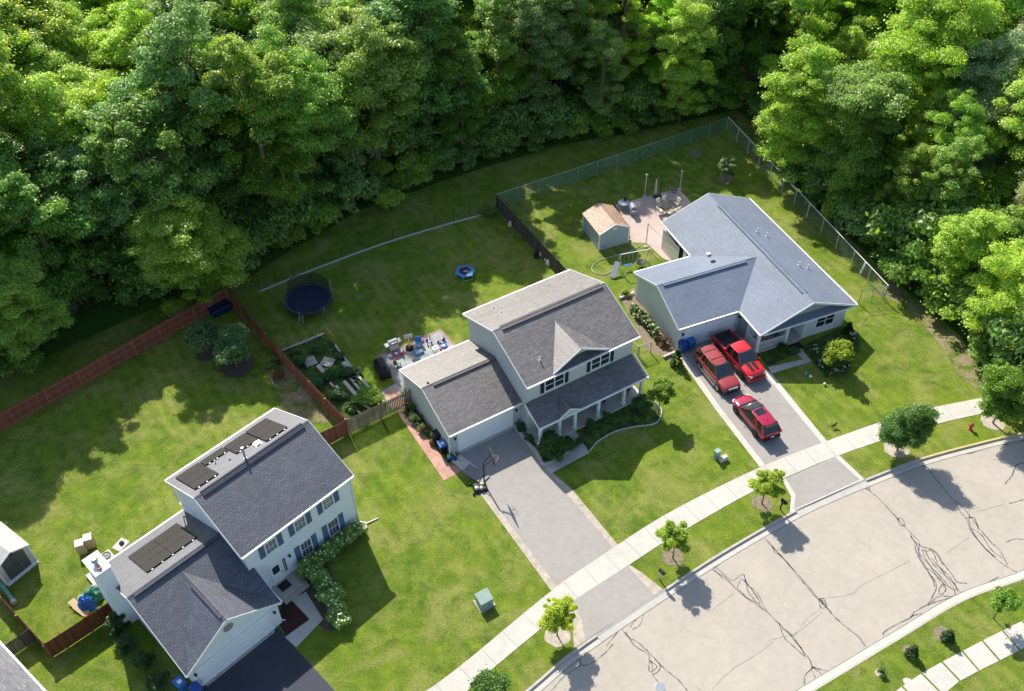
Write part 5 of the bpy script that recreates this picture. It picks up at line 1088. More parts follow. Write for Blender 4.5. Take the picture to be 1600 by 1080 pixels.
for k in range(6):
    a=k*math.pi/3+.3; c,s_=math.cos(a),math.sin(a); MB().tube([(c*TR,s_*TR,TH_),(c*(TR+.05),s_*(TR+.05),0)],.03,6).build('leg',MT['darkmetal'],tr)
    hh=2.5 if s_>0.1 else 1.25
    MB().tube([(c*(TR+.04),s_*(TR+.04),.2),(c*(TR+.06),s_*(TR+.06),hh)],.028,6).build('net_pole',MT['greymetal'],tr)
net=MB(); acc=0
for k in range(40):
    a0,a1_=k*2*math.pi/40,(k+1)*2*math.pi/40; h_=lambda a:TH_+ (1.45 if math.sin(a)>.35 else (.5 if math.sin(a)>-.1 else .08)) -.18*abs(math.sin(3*(a-.3)))
    q=lambda a,z:(math.cos(a)*(TR-.05),math.sin(a)*(TR-.05),z); l=TR*2*math.pi/40
    net.poly([q(a0,TH_),q(a1_,TH_),q(a1_,h_(a1_)),q(a0,h_(a0))],0,[(k*l,0),(k*l+l,0),(k*l+l,h_(a1_)),(k*l,h_(a0))])
net.build('safety_net',MT['net'],tr)
ld=MB(); ld.tube([(-.55,-TR-.05,TH_),(-.6,-TR-.45,0)],.02,6).tube([(-.2,-TR-.05,TH_),(-.15,-TR-.45,0)],.02,6)
for z in (.2,.42,.64): k=1-z/TH_; ld.bar((-.57,-TR-.05-.4*k,z),(-.18,-TR-.05-.4*k,z),.05,.02)
ld.build('ladder',MT['metal'],tr)
# small blue trampoline
t2=thing('trampoline',(727,430),.3,'small hexagonal blue trampoline with pale green legs','trampoline'); r6=.95; z6=.5
hx=lambda r,z:[(math.cos(k*math.pi/3)*r,math.sin(k*math.pi/3)*r,z) for k in range(6)]
mb=MB(); A6,B6=hx(r6,z6),hx(r6*.68,z6+.02); C6=hx(r6,z6-.07)
for k in range(6): j=(k+1)%6; mb.poly([A6[k],A6[j],B6[j],B6[k]]); mb.poly([A6[j],A6[k],C6[k],C6[j]])
mb.build('edge_pad',C_('padblue',(.05,.24,.62)),t2); MB().poly(hx(r6*.7,z6-.005)).build('jumping_mat',MT['navy'],t2); MB().box(-.13,.13,-.04,.04,z6,z6+.004).build('mat_mark',MT['white'],t2)
for k in range(3):
    a,b=[Vector(C6[(2*k+i)%6])*1.0 for i in (0,1)]; MB().tube([a,Vector((a.x,a.y,.03)),Vector((b.x,b.y,.03)),b],.025,6).build('leg',C_('palegreen',(.25,.55,.35)) if 'palegreen' not in MT else MT['palegreen'],t2)
# basketball hoop on the left driveway
bb=thing('basketball_hoop',(757,757),a2-.25,'portable basketball hoop with black weighted base beside the left driveway','basketball hoop')
MB().hexa([(-1.0,-.75,.03),(.15,-.75,.03),(.15,.3,.03),(-1.0,.3,.03),(-.85,-.6,.24),(.0,-.6,.24),(.0,.15,.24),(-.85,.15,.24)]).build('base',MT['black'],bb,bevel=.04)
for k,(x,y,s_) in enumerate(((-.7,-.35,.2),(-.35,-.45,.17),(-.2,-.1,.18))): MB().lathe([(0,-.08),(s_,-.05),(s_*.8,.08),(0,.12)],(x,y,.28),7).build('weight_stone',MT['stone'],bb,smooth=True)
for s_ in (-.72,.28): MB().lathe([(0,-.04),(.1,-.04),(.1,.04),(0,.04)],(-1.05,s_,.1),12,axis='y').build('wheel',MT['black'],bb)
MB().tube([(0,0,.15),(.0,0,2.45),(.15,0,2.75)],.055,8).build('pole',MT['black'],bb)
MB().tube([(-.6,0,.2),(0,0,1.2)],.03,6).build('brace',MT['black'],bb); MB().tube([(.12,.1,2.7),(.62,.1,3.2)],.03,6).tube([(.12,-.1,2.4),(.62,-.1,2.85)],.03,6).build('arm',MT['black'],bb)
bk_=MB(); bk_.box(.63,.67,-.62,.62,2.72,3.6); bo=bk_.build('backboard',C_('smokedboard',(.09,.10,.12),.2),bb)
fr_=MB()
for a,b in (((-.62,2.72),(.62,2.72)),((.62,2.72),(.62,3.6)),((.62,3.6),(-.62,3.6)),((-.62,3.6),(-.62,2.72))): fr_.bar((.66,a[0],a[1]),(.66,b[0],b[1]),.06,.06)
fr_.build('backboard_frame',MT['black'],bo)
tg=MB(); 
for a,b in (((-.28,2.85),(.28,2.85)),((.28,2.85),(.28,3.25)),((.28,3.25),(-.28,3.25)),((-.28,3.25),(-.28,2.85))): tg.bar((.676,a[0],a[1]),(.676,b[0],b[1]),.03,.01)
tg.build('target_square',MT['white'],bo)
rim_=MB().tube([(.92+.23*math.cos(k*math.pi/9),.23*math.sin(k*math.pi/9),2.86) for k in range(19)],.014,6); rim_.build('hoop_rim',C_('hooporange',(.75,.12,.04)),bb)
nn=MB()
for k in range(10):
    a=k*math.pi/5; nn.tube([(.92+.22*math.cos(a),.22*math.sin(a),2.85),(.92+.12*math.cos(a+.3),.12*math.sin(a+.3),2.45)],.006,4)
nn.build('net',MT['white'],bb)
# bins
def wheelie(p,rz,col_,label,lidcol=None,s=1,paper=False):
    r=thing('wheelie_bin',p,rz,label,'bin'); r.scale=(s,s,s)
    MB().hexa([(-.24,-.27,.06),(.24,-.27,.06),(.24,.25,.06),(-.24,.25,.06),(-.31,-.36,1.0),(.31,-.36,1.0),(.31,.34,1.0),(-.31,.34,1.0)]).build('body',col_,r,bevel=.02)
    l=MB().hexa([(-.34,-.4,1.0),(.34,-.4,1.0),(.34,.38,1.0),(-.34,.38,1.0),(-.30,-.36,1.08),(.30,-.36,1.08),(.30,.34,1.1),(-.30,.34,1.1)]).build('lid',lidcol or col_,r,bevel=.02)
    if paper: MB().poly([(-.12,-.2,1.098),(.16,-.18,1.098),(.14,.1,1.105),(-.13,.08,1.105)]).build('lid_label',MT['white'],l)
    MB().tube([(-.26,.4,1.0),(.26,.4,1.0)],.025,6).build('handle',MT['black'],r)
    for x in (-.27,.27): MB().lathe([(0,-.03),(.12,-.03),(.12,.03),(0,.03)],(x,.28,.12),12,axis='x').build('wheel',MT['black'],r)
    return r
wheelie((1065,549),a3,MT['blue'],'left blue wheelie bin by the garage of the single-storey house')
wheelie((1078,545),a3+.08,MT['brightblue'],'right blue wheelie bin, nearer the cars at the garage')
wheelie((692,706),a2-.1,MT['black'],'blue-lidded bin against the garage side wall on the brick path',MT['brightblue'],1,True)
wheelie((683,690),a2+.1,MT['black'],'black bin behind the blue-lidded one beside the garage')
wheelie((286,1077),a1,MT['brightblue'],'bright blue bin with a pale lid label beside the lower left garage door',None,1,True)
wheelie((311,1086),a1+.1,MT['blue'],'darker blue bin at the bottom edge beside the lower left garage door')
r=thing('rubbish_bag',(677,694),.4,'brown lumpy sack beside the black bin on the brick path','bag'); MB().lathe([(0,0),(.3,.02),(.34,.25),(.22,.45),(.05,.55),(0,.56)],(0,0,0),10).build('sack',MT['brown'],r,smooth=True); MB().lathe([(0,.5),(.06,.55),(.1,.66),(0,.62)],(0,0,0),8).build('tie',MT['black'],r)
r=thing('storage_bag',(678,680),.4,'white full bag on the bed beside the black bin','bag'); MB().lathe([(0,0),(.26,.02),(.3,.22),(.2,.4),(0,.46)],(0,0,0),9).build('sack',MT['white'],r,smooth=True)
# ride-on toy and plywood beside garage
r=thing('toy_ride_on',(706,717),.3,'blue and green ride-on toy at the garage corner','toy')
MB().hexa([(-.4,-.22,.12),(.4,-.22,.12),(.4,.22,.12),(-.4,.22,.12),(-.3,-.18,.38),(.15,-.18,.38),(.15,.18,.38),(-.3,.18,.38)]).build('body',MT['blue'],r,bevel=.03); MB().box(-.35,-.1,-.15,.15,.38,.5).build('seat',MT['lime'],r,bevel=.02); MB().tube([(.2,-.15,.62),(.2,.15,.62)],.025,6).tube([(.3,0,.3),(.2,0,.62)],.02,6).build('handlebar',MT['white'],r)
for x in (-.28,.28):
    for y in (-.24,.24): MB().lathe([(0,-.03),(.12,-.03),(.12,.03),(0,.03)],(x,y,.12),12,axis='y').build('wheel',MT['black'],r)
for k,(p,c,lb) in enumerate((((726,727),'oldwood','weathered plywood sheet lying beside the driveway, nearer the garage'),((743,742),'greyplast','dark weathered board lying beside the driveway, nearer the hoop'))):
    r=MB().box(-.48,.48,-1.0,1.0,.03+.05*k,.07+.05*k).build('plywood_sheet',MT[c],None,loc=G(*p),rz=a2+.12*k+.25); tag(r,lb,'board')
# electric boxes on the lawns
def ubox(p,rz,w,d,h,m,label,pad=True):
    r=thing('utility_box',p,rz,label,'utility box')
    if pad: MB().box(-w*.62,w*.62,-d*.65,d*.65,0,.07).build('concrete_pad',MT['curb'],r,bevel=.01)
    MB().hexa([(-w/2,-d/2,.07),(w/2,-d/2,.07),(w/2,d/2,.07),(-w/2,d/2,.07),(-w/2,-d/2,h*.82),(w/2,-d/2,h*.82),(w/2,d/2,h),(-w/2,d/2,h)]).build('cabinet',m,r,bevel=.02)
    MB().hexa([(-w/2-.03,-d/2-.03,h*.82),(w/2+.03,-d/2-.03,h*.82),(w/2+.03,d/2+.03,h),(-w/2-.03,d/2+.03,h),(-w/2-.03,-d/2-.03,h*.82+.05),(w/2+.03,-d/2-.03,h*.82+.05),(w/2+.03,d/2+.03,h+.05),(-w/2-.03,d/2+.03,h+.05)]).build('cabinet_lid',m,r,bevel=.012)
    MB().box(-w*.32,-w*.12,-d/2-.012,-d/2,.4*h,.55*h).build('warning_sticker',MT['skyblue'],r); MB().box(w*.1,w*.14,-d/2-.03,-d/2,.3*h,.5*h).build('handle',MT['darkmetal'],r)
    return r
ubox((757,943),.55,.95,.85,.95,MT['transf'],'square grey-green transformer box on the lawn by the sidewalk')
r=thing('utility_box',(1119,716),.45,'narrow grey-green utility pedestal on the right lawn','utility box'); MB().box(-.2,.2,-.16,.16,0,.85).build('cabinet',MT['transf'],r,bevel=.02); MB().box(-.23,.23,-.19,.19,.85,.93).build('cabinet_lid',MT['transf'],r,bevel=.015)
r=thing('utility_box',(1130,719),.5,'low pale utility cover beside the narrow pedestal','utility box'); MB().hexa([(-.36,-.2,0),(.36,-.2,0),(.36,.2,0),(-.36,.2,0),(-.32,-.17,.42),(.32,-.17,.42),(.32,.17,.42),(-.32,.17,.42)]).build('cabinet',MT['stone'],r,bevel=.04)
def mailbox(p,rz,label,m):
    r=thing('mailbox',p,rz,label,'mailbox'); MB().bar((0,0,0),(0,0,1.05),.09,.09).build('post',m,r); MB().bar((-.1,0,.95),(.35,0,.95),.07,.05).bar((0,0,.65),(.25,0,.93),.05,.05).build('bracket',m,r)
    mb=MB(); n=8; prof=[(-.11,1.0),(.11,1.0)]+[(.11*math.cos(k*math.pi/n),1.12+.11*math.sin(k*math.pi/n)) for k in range(n+1)]
    A=[(-.12,y,z) for y,z in prof];B=[(.40,y,z) for y,z in prof]; mb.poly(A[::-1]);mb.poly(B)
    for k in range(len(prof)): j=(k+1)%len(prof); mb.poly([A[k],A[j],B[j],B[k]])
    mb.build('mailbox_body',MT['black'],r); MB().box(.05,.2,-.13,-.115,1.08,1.12).box(.17,.2,-.13,-.115,1.08,1.28).build('flag',MT['red'],r); return r
mailbox((1030,905),-.9,'black mailbox on a pale post beside the left driveway apron',MT['oldwood']); mailbox((1219,796),-.95,'black mailbox on a dark post beside the right driveway apron',MT['black'])
r=thing('fire_hydrant',(1515.5,671),.3,'red fire hydrant on the verge in the tree shade','hydrant')
MB().lathe([(0,0),(.17,0),(.17,.05),(.12,.06),(.115,.5),(.15,.52),(.15,.57),(.12,.58),(.10,.68),(.05,.74),(.04,.8),(0,.8)],(0,0,0),16).build('barrel',MT['red'],r,smooth=True)
for a in (0,2.1,4.2): c,s_=math.cos(a),math.sin(a); MB().tube([(c*.1,s_*.1,.42),(c*.22,s_*.22,.42)],.06,8).build('nozzle_cap',MT['red'],r)
r=thing('lawn_ornament',(1302,668),.4,'small black animal-shaped ornament on the lawn by the right sidewalk','ornament'); MB().tube([(-.2,0,.28),(.15,0,.3),(.24,0,.42),(.32,0,.42)],[.07,.08,.06,.04],8).build('body',MT['black'],r); 
for x in (-.15,.12):
    for y in (-.04,.04): MB().tube([(x,y,.26),(x,y,0)],.02,5).build('leg',MT['black'],r)
MB().tube([(-.2,0,.3),(-.34,0,.42)],.015,5).build('tail',MT['black'],r)
for p,c,lb in (((1259,586),'skyblue','blue ball on the shaded lawn near the front path'),((1266,590),'white','white and pink ball on the shaded lawn near the flower bed'),((1288,602),'cream','pale ball at the shadow edge on the right lawn'),((1334,530),'stone','pale rock on the lawn beside the flower bed')):
    tag(MB().lathe([(0,-.14),(.08,-.12),(.14,0),(.09,.11),(0,.14)],(0,0,.14),12).build('ball' if 'ball' in lb else 'garden_rock',MT[c],None,loc=G(*p),smooth=True),lb,'ball' if 'ball' in lb else 'rock')
# stone edging round the porch bed, along the garage, timber edging round the garden bed
def edging(name,pts,step,w_,h_,m,label,cat='edging',jit=.12,seed=1):
    r=empty(name,(0,0,0),0,label,cat); L=smooth([G(*p) for p in pts],5); rg=random.Random(seed); acc=0; mb=MB(); last=L[0]
    for a,b in zip(L,L[1:]):
        d=b-a; 
        if d.length<1e-6: continue
        n=max(1,int(d.length/step))
        for i in range(n):
            p=a+d*(i+.08)/n; q_=a+d*(i+.95)/n; dz=rg.uniform(-jit,jit)*h_; w2=w_*rg.uniform(1-jit,1+jit); mb.bar(p+Vector((0,0,h_/2+dz)),q_+Vector((0,0,h_/2+dz)),w2,h_)
    o=mb.build('stones',m,r,bevel=.02); return r
edging('stone_edging',((848,728),(863,722),(880,711),(889,704)),.28,.2,.22,MT['stone'],'white stone edging between the big dark shrub and the front path')
edging('stone_edging',((803,665),(811,677),(824,692),(838,708),(848,727)),.26,.24,.22,MT['stone'],'pale stones edging the strip between driveway and porch',seed=3)
edging('stone_edging',((921,706),(935,690),(962,675),(990,668),(1020,664),(1031,655),(1033,640),(1020,625)),.3,.10,.12,MT['stone'],'thin curved white edging round the porch garden bed',seed=4)
edging('stone_edging',((508,873),(535,853),(560,835),(572,827),(570,817)),.35,.18,.12,MT['curb'],'grey brick edging of the hydrangea bed by the white house',seed=5)
def planks(name,p,q_,w_,h_,m,label,z=0.0,cat='plank'):
    a,b=G(*p),G(*q_); return tag(MB().bar((0,0,z+h_/2),(b-a)+Vector((0,0,z+h_/2)),w_,h_).build(name,m,None,loc=(a.x,a.y,0)),label,cat)
planks('timber_edging',(441,549),(474,536),.14,.16,MT['oldwood'],'long pale edging timber at the upper left of the vegetable bed')
planks('timber_edging',(474,536),(507,522),.14,.16,MT['oldwood'],'long pale edging timber at the top of the vegetable bed')
planks('timber_edging',(524,541),(560,590),.14,.2,MT['oldwood'],'grey edging timber on the lawn side of the vegetable bed, upper')
planks('timber_edging',(560,590),(599,631),.2,.25,MT['oldwood'],'grey edging timber on the lawn side of the vegetable bed, lower')
for k,(p,q_,w_,lb) in enumerate((((497,573),(514,593),.35,'pale plank in the middle left of the vegetable bed'),((524,606),(540,622),.40,'short wide pale plank in the lower vegetable bed'),((538,598),(558,621),.30,'long pale plank right of the short wide one'),((516,600),(534,620),.15,'thin pale board beside the dark crop'),((547,593),(568,617),.18,'thin pale board near the lawn side of the bed'),((549,634),(563,648),.15,'pale bed side board at the front corner'),((550,632),(561,625),.15,'short pale cross board of the front planter'),((568,634),(578,640),.15,'short pale board beside the yellow-green vegetable'),((537,568),(551,584),.42,'white board leaning on the lawn-side edging'))):
    planks('plank',p,q_,w_,.16,MT['oldwood'],lb,.06)
def pallet(p,rz,label,n=7):
    r=thing('pallet',p,rz,label,'pallet')
    for k in range(n): MB().box(-.5,.5,-.55+k*1.1/n,-.55+k*1.1/n+.1,.12,.15).build('slat',MT['oldwood'],r)
    for x in (-.45,0,.42): MB().box(x-.04,x+.04,-.55,.55,.0,.12).build('bearer',MT['oldwood'],r)
pallet((485,566),.5,'grey pallet lying flat at the left of the vegetable bed'); pallet((512,567),1.25,'grey pallet lying flat in the middle of the vegetable bed')
r=thing('sawhorse',(517,530),-.95,'orange wooden frame at the top corner of the vegetable bed','frame')
MB().bar((-.6,0,.9),(.6,0,.9),.08,.08).build('top_rail',MT['orange'],r); 
for x in (-.6,.6): MB().bar((x,0,0),(x,0,.9),.07,.07).build('leg',MT['orange'],r)
r=thing('planter_pot',(553,596),0,'black tub between the planks of the vegetable bed','pot'); MB().lathe([(.22,0),(.34,.3),(.3,.3),(.2,.1),(0,.1)],(0,0,0),14).build('tub',MT['black'],r)
# black deck box in the fence corner, boxes and clutter behind the white house
r=thing('deck_box',(345,487),.72,'black storage box in the back corner of the red fence','storage box'); MB().box(-.95,.95,-.5,.5,0,.62).build('body',MT['navy'],r,bevel=.03); MB().hexa([(-1,-.54,.62),(1,-.54,.62),(1,.54,.62),(-1,.54,.62),(-.95,-.45,.72),(.95,-.45,.72),(.95,.45,.74),(-.95,.45,.74)]).build('lid',MT['navy'],r,bevel=.02)
for k,(p,lb) in enumerate((((130,861),'tall tan box on the left lawn, left one of the pair'),((143,852),'tall tan box on the left lawn, right one of the pair'))):
    r=thing('storage_cabinet',p,a1-.45,lb,'box'); MB().box(-.29,.29,-.30,.30,0,1.0).build('body',MT['tan'],r,bevel=.02); MB().box(-.30,.30,-.32,.32,1.0,1.05).build('lid',MT['cream'],r,bevel=.02)
def ac_unit(v_,label):
    r=thing('air_conditioner',v_,a1,label,'air conditioner'); MB().box(-.4,.4,-.4,.4,.05,.8).build('cabinet',MT['stone'],r,bevel=.03); MB().lathe([(.32,0),(.32,.05),(.27,.05),(.27,0)],(0,0,.8),18).build('fan_guard',MT['black'],r); g_=MB()
    for k in range(6): a=k*math.pi/6; g_.bar((math.cos(a)*.3,math.sin(a)*.3,.83),(-math.cos(a)*.3,-math.sin(a)*.3,.83),.02,.015)
    g_.build('fan_grille',MT['darkmetal'],r)
ac_unit(h1w(-5.3,10.75),'grey air conditioner with a round fan behind the white garage roof')
r=thing('garden_cart',h1w(-4.1,10.9),a1+.3,'pale garden cart with dark gear behind the white house','cart'); MB().hexa([(-.4,-.3,.3),(.4,-.3,.3),(.4,.3,.3),(-.4,.3,.3),(-.5,-.38,.75),(.5,-.38,.75),(.5,.38,.75),(-.5,.38,.75)]).build('tub',MT['stone'],r,bevel=.02)
for y in (-.36,.36): MB().lathe([(0,-.04),(.2,-.04),(.2,.04),(0,.04)],(0,y,.2),12,axis='y').build('wheel',MT['black'],r)
MB().lathe([(0,0),(.2,.05),(.15,.2),(0,.25)],(.1,0,.7),8).build('bucket',MT['black'],r)
r=thing('paver_slab',h1w(-6.4,10.2),a1,'pale concrete step slab behind the chimney','slab'); MB().box(-.7,.7,-.6,.6,0,.25).build('slab',MT['conc'],r,bevel=.02)
# crumpled tarpaulins
def crumple(name,label,p,rz,Lx,Ly,hgt,m,seed,z0=0):
    rg=random.Random(seed); n=14; V=[[Vector(((i/n-.5)*Lx*rg.uniform(.95,1.05),(j/n-.5)*Ly*rg.uniform(.95,1.05),z0+.03+hgt*max(0,1-((2*i/n-1)**2+(2*j/n-1)**2)**1.2*.9)*rg.uniform(.55,1.15)+rg.uniform(0,.06))) for j in range(n+1)] for i in range(n+1)]
    mb=MB()
    for i in range(n):
        for j in range(n): mb.poly([V[i][j],V[i+1][j],V[i+1][j+1],V[i][j+1]])
    o=mb.build(name,m,None,loc=G(*p),rz=rz); return tag(o,label,'tarpaulin')
crumple('tarpaulin','crumpled dark green tarpaulin on the pile between chimney and brown fence',(147,932),.8,1.7,1.4,.7,MT['green'],1); crumple('tarpaulin','crumpled bright blue tarpaulin on the pile beside the brown fence',(137,943),.2,1.3,1.3,.75,MT['brightblue'],2); crumple('tarpaulin','white plastic wrap lying over the tarpaulin pile',(150,925),1.2,.8,.7,.75,MT['white'],3); crumple('tarpaulin','white plastic sheeting behind the blue tarpaulin',(128,938),.1,.5,.6,.5,MT['white'],4)
for k,(p,lb) in enumerate((((120,948),'flattened cardboard panel leaning left of the blue tarpaulin, outer one'),((128,955),'flattened cardboard panel left of the blue tarpaulin, inner one'))): tag(MB().hexa([(-.25,-.6,.03),(.25,-.6,.03),(.25,.6,.2),(-.25,.6,.2),(-.25,-.6,.07),(.25,-.6,.07),(.25,.6,.24),(-.25,.6,.24)]).build('cardboard',MT['tan'],None,loc=G(*p),rz=.9+.1*k),lb,'cardboard')
r=thing('playground_slide',(2,915),-.75,'green tube lying beside the white shed with a pale end','pipe'); L_=(G(20,940)-G(0,913)).length; d=(G(21,941)-G(0,913)); r.rotation_euler=(0,0,0); MB().tube([(0,0,.35),tuple(d+Vector((0,0,.2)))],.16,10).build('tube',C_('tealpipe',(.12,.32,.25)),r); MB().tube([tuple(d*.92+Vector((0,0,.21))),tuple(d*1.05+Vector((0,0,.19)))],.19,10).build('end_cap',MT['stone'],r)
# patio behind the middle house
def grill(p,rz,label,lidm,bodym):
    r=thing('barbecue_grill',p,rz,label,'grill'); MB().box(-.4,.4,-.27,.27,.12,.78).build('cart',bodym,r,bevel=.02)
    n=8; prof=[(-.29,.86)]+[(-.29*math.cos(k*math.pi/n),.86+.27*math.sin(k*math.pi/n)) for k in range(1,n)]+[(.29,.86)]
    mb=MB(); A=[(-.42,y,z) for y,z in prof];B=[(.42,y,z) for y,z in prof]; mb.poly(A[::-1]);mb.poly(B)
    for k in range(len(prof)): j=(k+1)%len(prof); mb.poly([A[k],A[j],B[j],B[k]])
    mb.build('lid',lidm,r); MB().tube([(-.25,-.3,1.0),(.25,-.3,1.0)],.02,6).build('handle',MT['metal'],r)
    for s_ in (-1,1): MB().box(*( (.44,.78) if s_>0 else (-.78,-.44)),-.24,.24,.8,.84).build('side_shelf',bodym,r)
    MB().box(-.42,.42,-.31,-.27,.70,.82).build('control_panel',MT['metal'],r)
    for x in (-.33,.33): MB().lathe([(0,-.03),(.1,-.03),(.1,.03),(0,.03)],(x,.2,.1),10,axis='x').build('wheel',MT['black'],r)
grill((615,546),.55,'blue-lidded barbecue grill at the upper edge of the slate patio',MT['greymetal'],MT['stone'])
r=thing('covered_grill',(598,582),.45,'black covered barbecue on the lawn at the left of the slate patio','grill cover')
MB().hexa([(-.5,-.95,0),(.5,-.95,0),(.5,.95,0),(-.5,.95,0),(-.42,-.9,.9),(.42,-.9,.9),(.42,.9,.9),(-.42,.9,.9)]).hexa([(-.42,-.9,.9),(.42,-.9,.9),(.42,.9,.9),(-.42,.9,.9),(-.22,-.6,1.25),(.22,-.6,1.25),(.22,.6,1.25),(-.22,.6,1.25)]).build('cover',MT['black'],r,bevel=.06); MB().bar((.2,-.95,1.0),(.2,.9,1.0),.02,.62).build('piping',MT['greyplast'],r)
r=thing('gas_bottle',(601,591),0,'white gas bottle beside the covered barbecue','gas bottle'); MB().lathe([(0,0),(.15,.02),(.17,.12),(.17,.35),(.1,.45),(.05,.47),(0,.48)],(0,0,0),14).build('tank',MT['white'],r,smooth=True); MB().lathe([(.1,.44),(.1,.55),(.08,.55),(.08,.44)],(0,0,0),12).build('collar',MT['white'],r)
r=thing('toy_basketball_hoop',(640,545),.3,'small toy basketball hoop with a grey board and black base on the patio','toy hoop'); MB().lathe([(0,0),(.36,0),(.34,.16),(.1,.22),(0,.22)],(0,0,.02),12).build('base',MT['black'],r); MB().bar((0,0,.2),(0,0,1.35),.13,.1).build('pole',MT['yellow'],r); MB().box(-.38,.38,-.04,.02,1.25,1.75).build('backboard',MT['metal'],r,bevel=.05); MB().tube([(.15*math.cos(k*math.pi/6),-.19+.15*math.sin(k*math.pi/6),1.3) for k in range(13)],.018,5).build('rim',MT['orange'],r)
def toychair(p,rz,c1,c2,label,s=1):
    r=thing('toy_chair',p,rz,label,'toy'); r.scale=(s,s,s); MB().box(-.22,.22,-.22,.22,.24,.30).build('seat',MT[c1],r,bevel=.02); MB().box(-.22,.22,.18,.24,.3,.68).build('backrest',MT[c2],r,bevel=.02)
    for x in (-.18,.18):
        for y in (-.18,.18): MB().box(x-.03,x+.03,y-.03,y+.03,0,.24).build('leg',MT[c1],r)
toychair((655,541),.2,'skyblue','brightblue','blue toy high chair on the patio right of the toy hoop',1.35); toychair((657,533),2.5,'pink','pink','pink toy chair behind the blue one at the patio edge',.9)
toychair((621,572),1.2,'green','red','green and red toy table seat at the lower left of the patio',1.1); 
def trike(p,rz,c1,c2,label,s=1):
    r=thing('toy_tricycle',p,rz,label,'toy'); r.scale=(s,s,s); MB().tube([(-.3,0,.3),(.2,0,.32),(.3,0,.55)],.035,6).build('frame',MT[c1],r); MB().box(-.32,-.08,-.12,.12,.32,.38).build('seat',MT[c2],r,bevel=.02); MB().tube([(.28,-.2,.6),(.3,0,.56),(.28,.2,.6)],.02,6).build('handlebar',MT[c2],r)
    for x,y,rr in ((.28,0,.2),(-.3,-.18,.13),(-.3,.18,.13)): MB().lathe([(0,-.025),(rr,-.03),(rr,.03),(0,.025)],(x,y,rr),12,axis='y').build('wheel',MT[c1],r)
trike((672,536),1.6,'brightblue','skyblue','blue toy tricycle near the back edge of the patio',1.1); trike((623,556),.2,'red','white','red and white toy tricycle near the left edge of the patio'); trike((690,535),.7,'blue','red','blue toy tricycle with a red seat near the right corner of the patio',.9)
r=thing('toy_car',(655,552),.6,'low sky-blue toy car on the middle of the patio','toy'); MB().hexa([(-.42,-.22,.08),(.42,-.22,.08),(.42,.22,.08),(-.42,.22,.08),(-.36,-.2,.3),(.3,-.2,.26),(.3,.2,.26),(-.36,.2,.3)]).build('body',MT['skyblue'],r,bevel=.04)
for x in (-.28,.28):
    for y in (-.22,.22): MB().lathe([(0,-.03),(.1,-.03),(.1,.03),(0,.03)],(x,y,.1),10,axis='y').build('wheel',MT['brightblue'],r)
r=thing('toy_ring',(693.5,541),0,'blue ring-shaped toy with a white middle near the garage roof edge','toy'); MB().lathe([(.17,.0),(.3,.02),(.3,.12),(.17,.14),(.17,0)],(0,0,.02),16).build('ring',MT['brightblue'],r); MB().lathe([(0,.06),(.15,.06),(.12,.1),(0,.1)],(0,0,.02),12).build('hub',MT['white'],r)
r=thing('toy_washer',(680,549),.5,'white boxy toy stove with a dark round top on the patio','toy'); MB().box(-.25,.25,-.22,.22,0,.45).build('body',MT['white'],r,bevel=.03); MB().lathe([(0,.45),(.13,.45),(.13,.47),(0,.47)],(0,0,0),12).build('top_plate',MT['green'],r)
for p,lb in (((667,533),'small red ball beside the blue tricycle'),((689,548),'small red ball near the garage roof edge')): tag(MB().lathe([(0,-.13),(.09,-.1),(.13,0),(.09,.1),(0,.13)],(0,0,.15),10).build('ball',MT['red'],None,loc=G(*p),smooth=True),lb,'ball')
# junk by the dark fence
for k,(p,c,lb,s) in enumerate((((838,402),'black','black watering can beside the dark fence',.28),((846,400),'stone','grey bucket beside the dark fence',.26),((855,408),'cream','cream garden statue by the dark fence, upper one',.3),((857,414),'cream','cream stacked pot by the dark fence, lower one',.26),((797,353),'stone','white tub against the far part of the dark fence',.25))):
    tag(MB().lathe([(0,0),(s*.8,0),(s,s*.9),(s*.6,s*1.5),(s*.65,s*2.1),(s*.3,s*2.4),(0,s*2.4)],(0,0,0),12).build(['watering_can','bucket','garden_statue','plant_pot','tub'][k],MT[c],None,loc=G(*p)),lb,['watering can','bucket','statue','pot','tub'][k])
# ---- right-hand backyard
def pole(p,label,h=2.6,m=None,base=True):
    r=thing('light_pole',p,0,label,'pole'); MB().tube([(0,0,0),(0,0,h)],.045,8).build('post',m or MT['oldwood'],r); MB().bar((-.15,0,h-.12),(.15,0,h-.12),.05,.05).build('hook',m or MT['oldwood'],r)
    if base: MB().box(-.17,.17,-.17,.17,0,.12).build('base',MT['stone'],r,bevel=.02)
    return r
pole((1007,308),'wooden string-light pole at the back left of the pink patio',2.9); pole((1062,296),'wooden string-light pole at the back right corner of the pink patio',2.4); pole((1009,386),'pale string-light pole at the front edge of the pink patio',2.9,MT['stone'])
def cable(name,pts,r_,m,label,cat):
    return tag(MB().tube(smooth3(pts),r_,5).build(name,m),label,cat)
def smooth3(pts):
    pts=[Vector(p) for p in pts]; P=[pts[0]*2-pts[1]]+pts+[pts[-1]*2-pts[-2]]; out=[]
    for i in range(1,len(P)-2):
        for k in range(6): t=k/6; a,b,c,d=P[i-1:i+3]; out.append(.5*((2*b)+(c-a)*t+(2*a-5*b+4*c-d)*t*t+(3*b-a-3*c+d)*t**3))
    return out+[pts[-1]]
V3_=lambda p,z:Vector((*G(*p).xy,z))
pz1,pz2=V3_((1009,386),2.75),V3_((1007,308),2.75); hc=h3w(-.1,12.5)
cable('string_lights',[pz1,(pz1+hc)/2+Vector((0,0,1.0)),hc+Vector((0,0,2.6))],.012,MT['darkmetal'],'thin light cable from the pale pole to the blue-grey roof','cable')
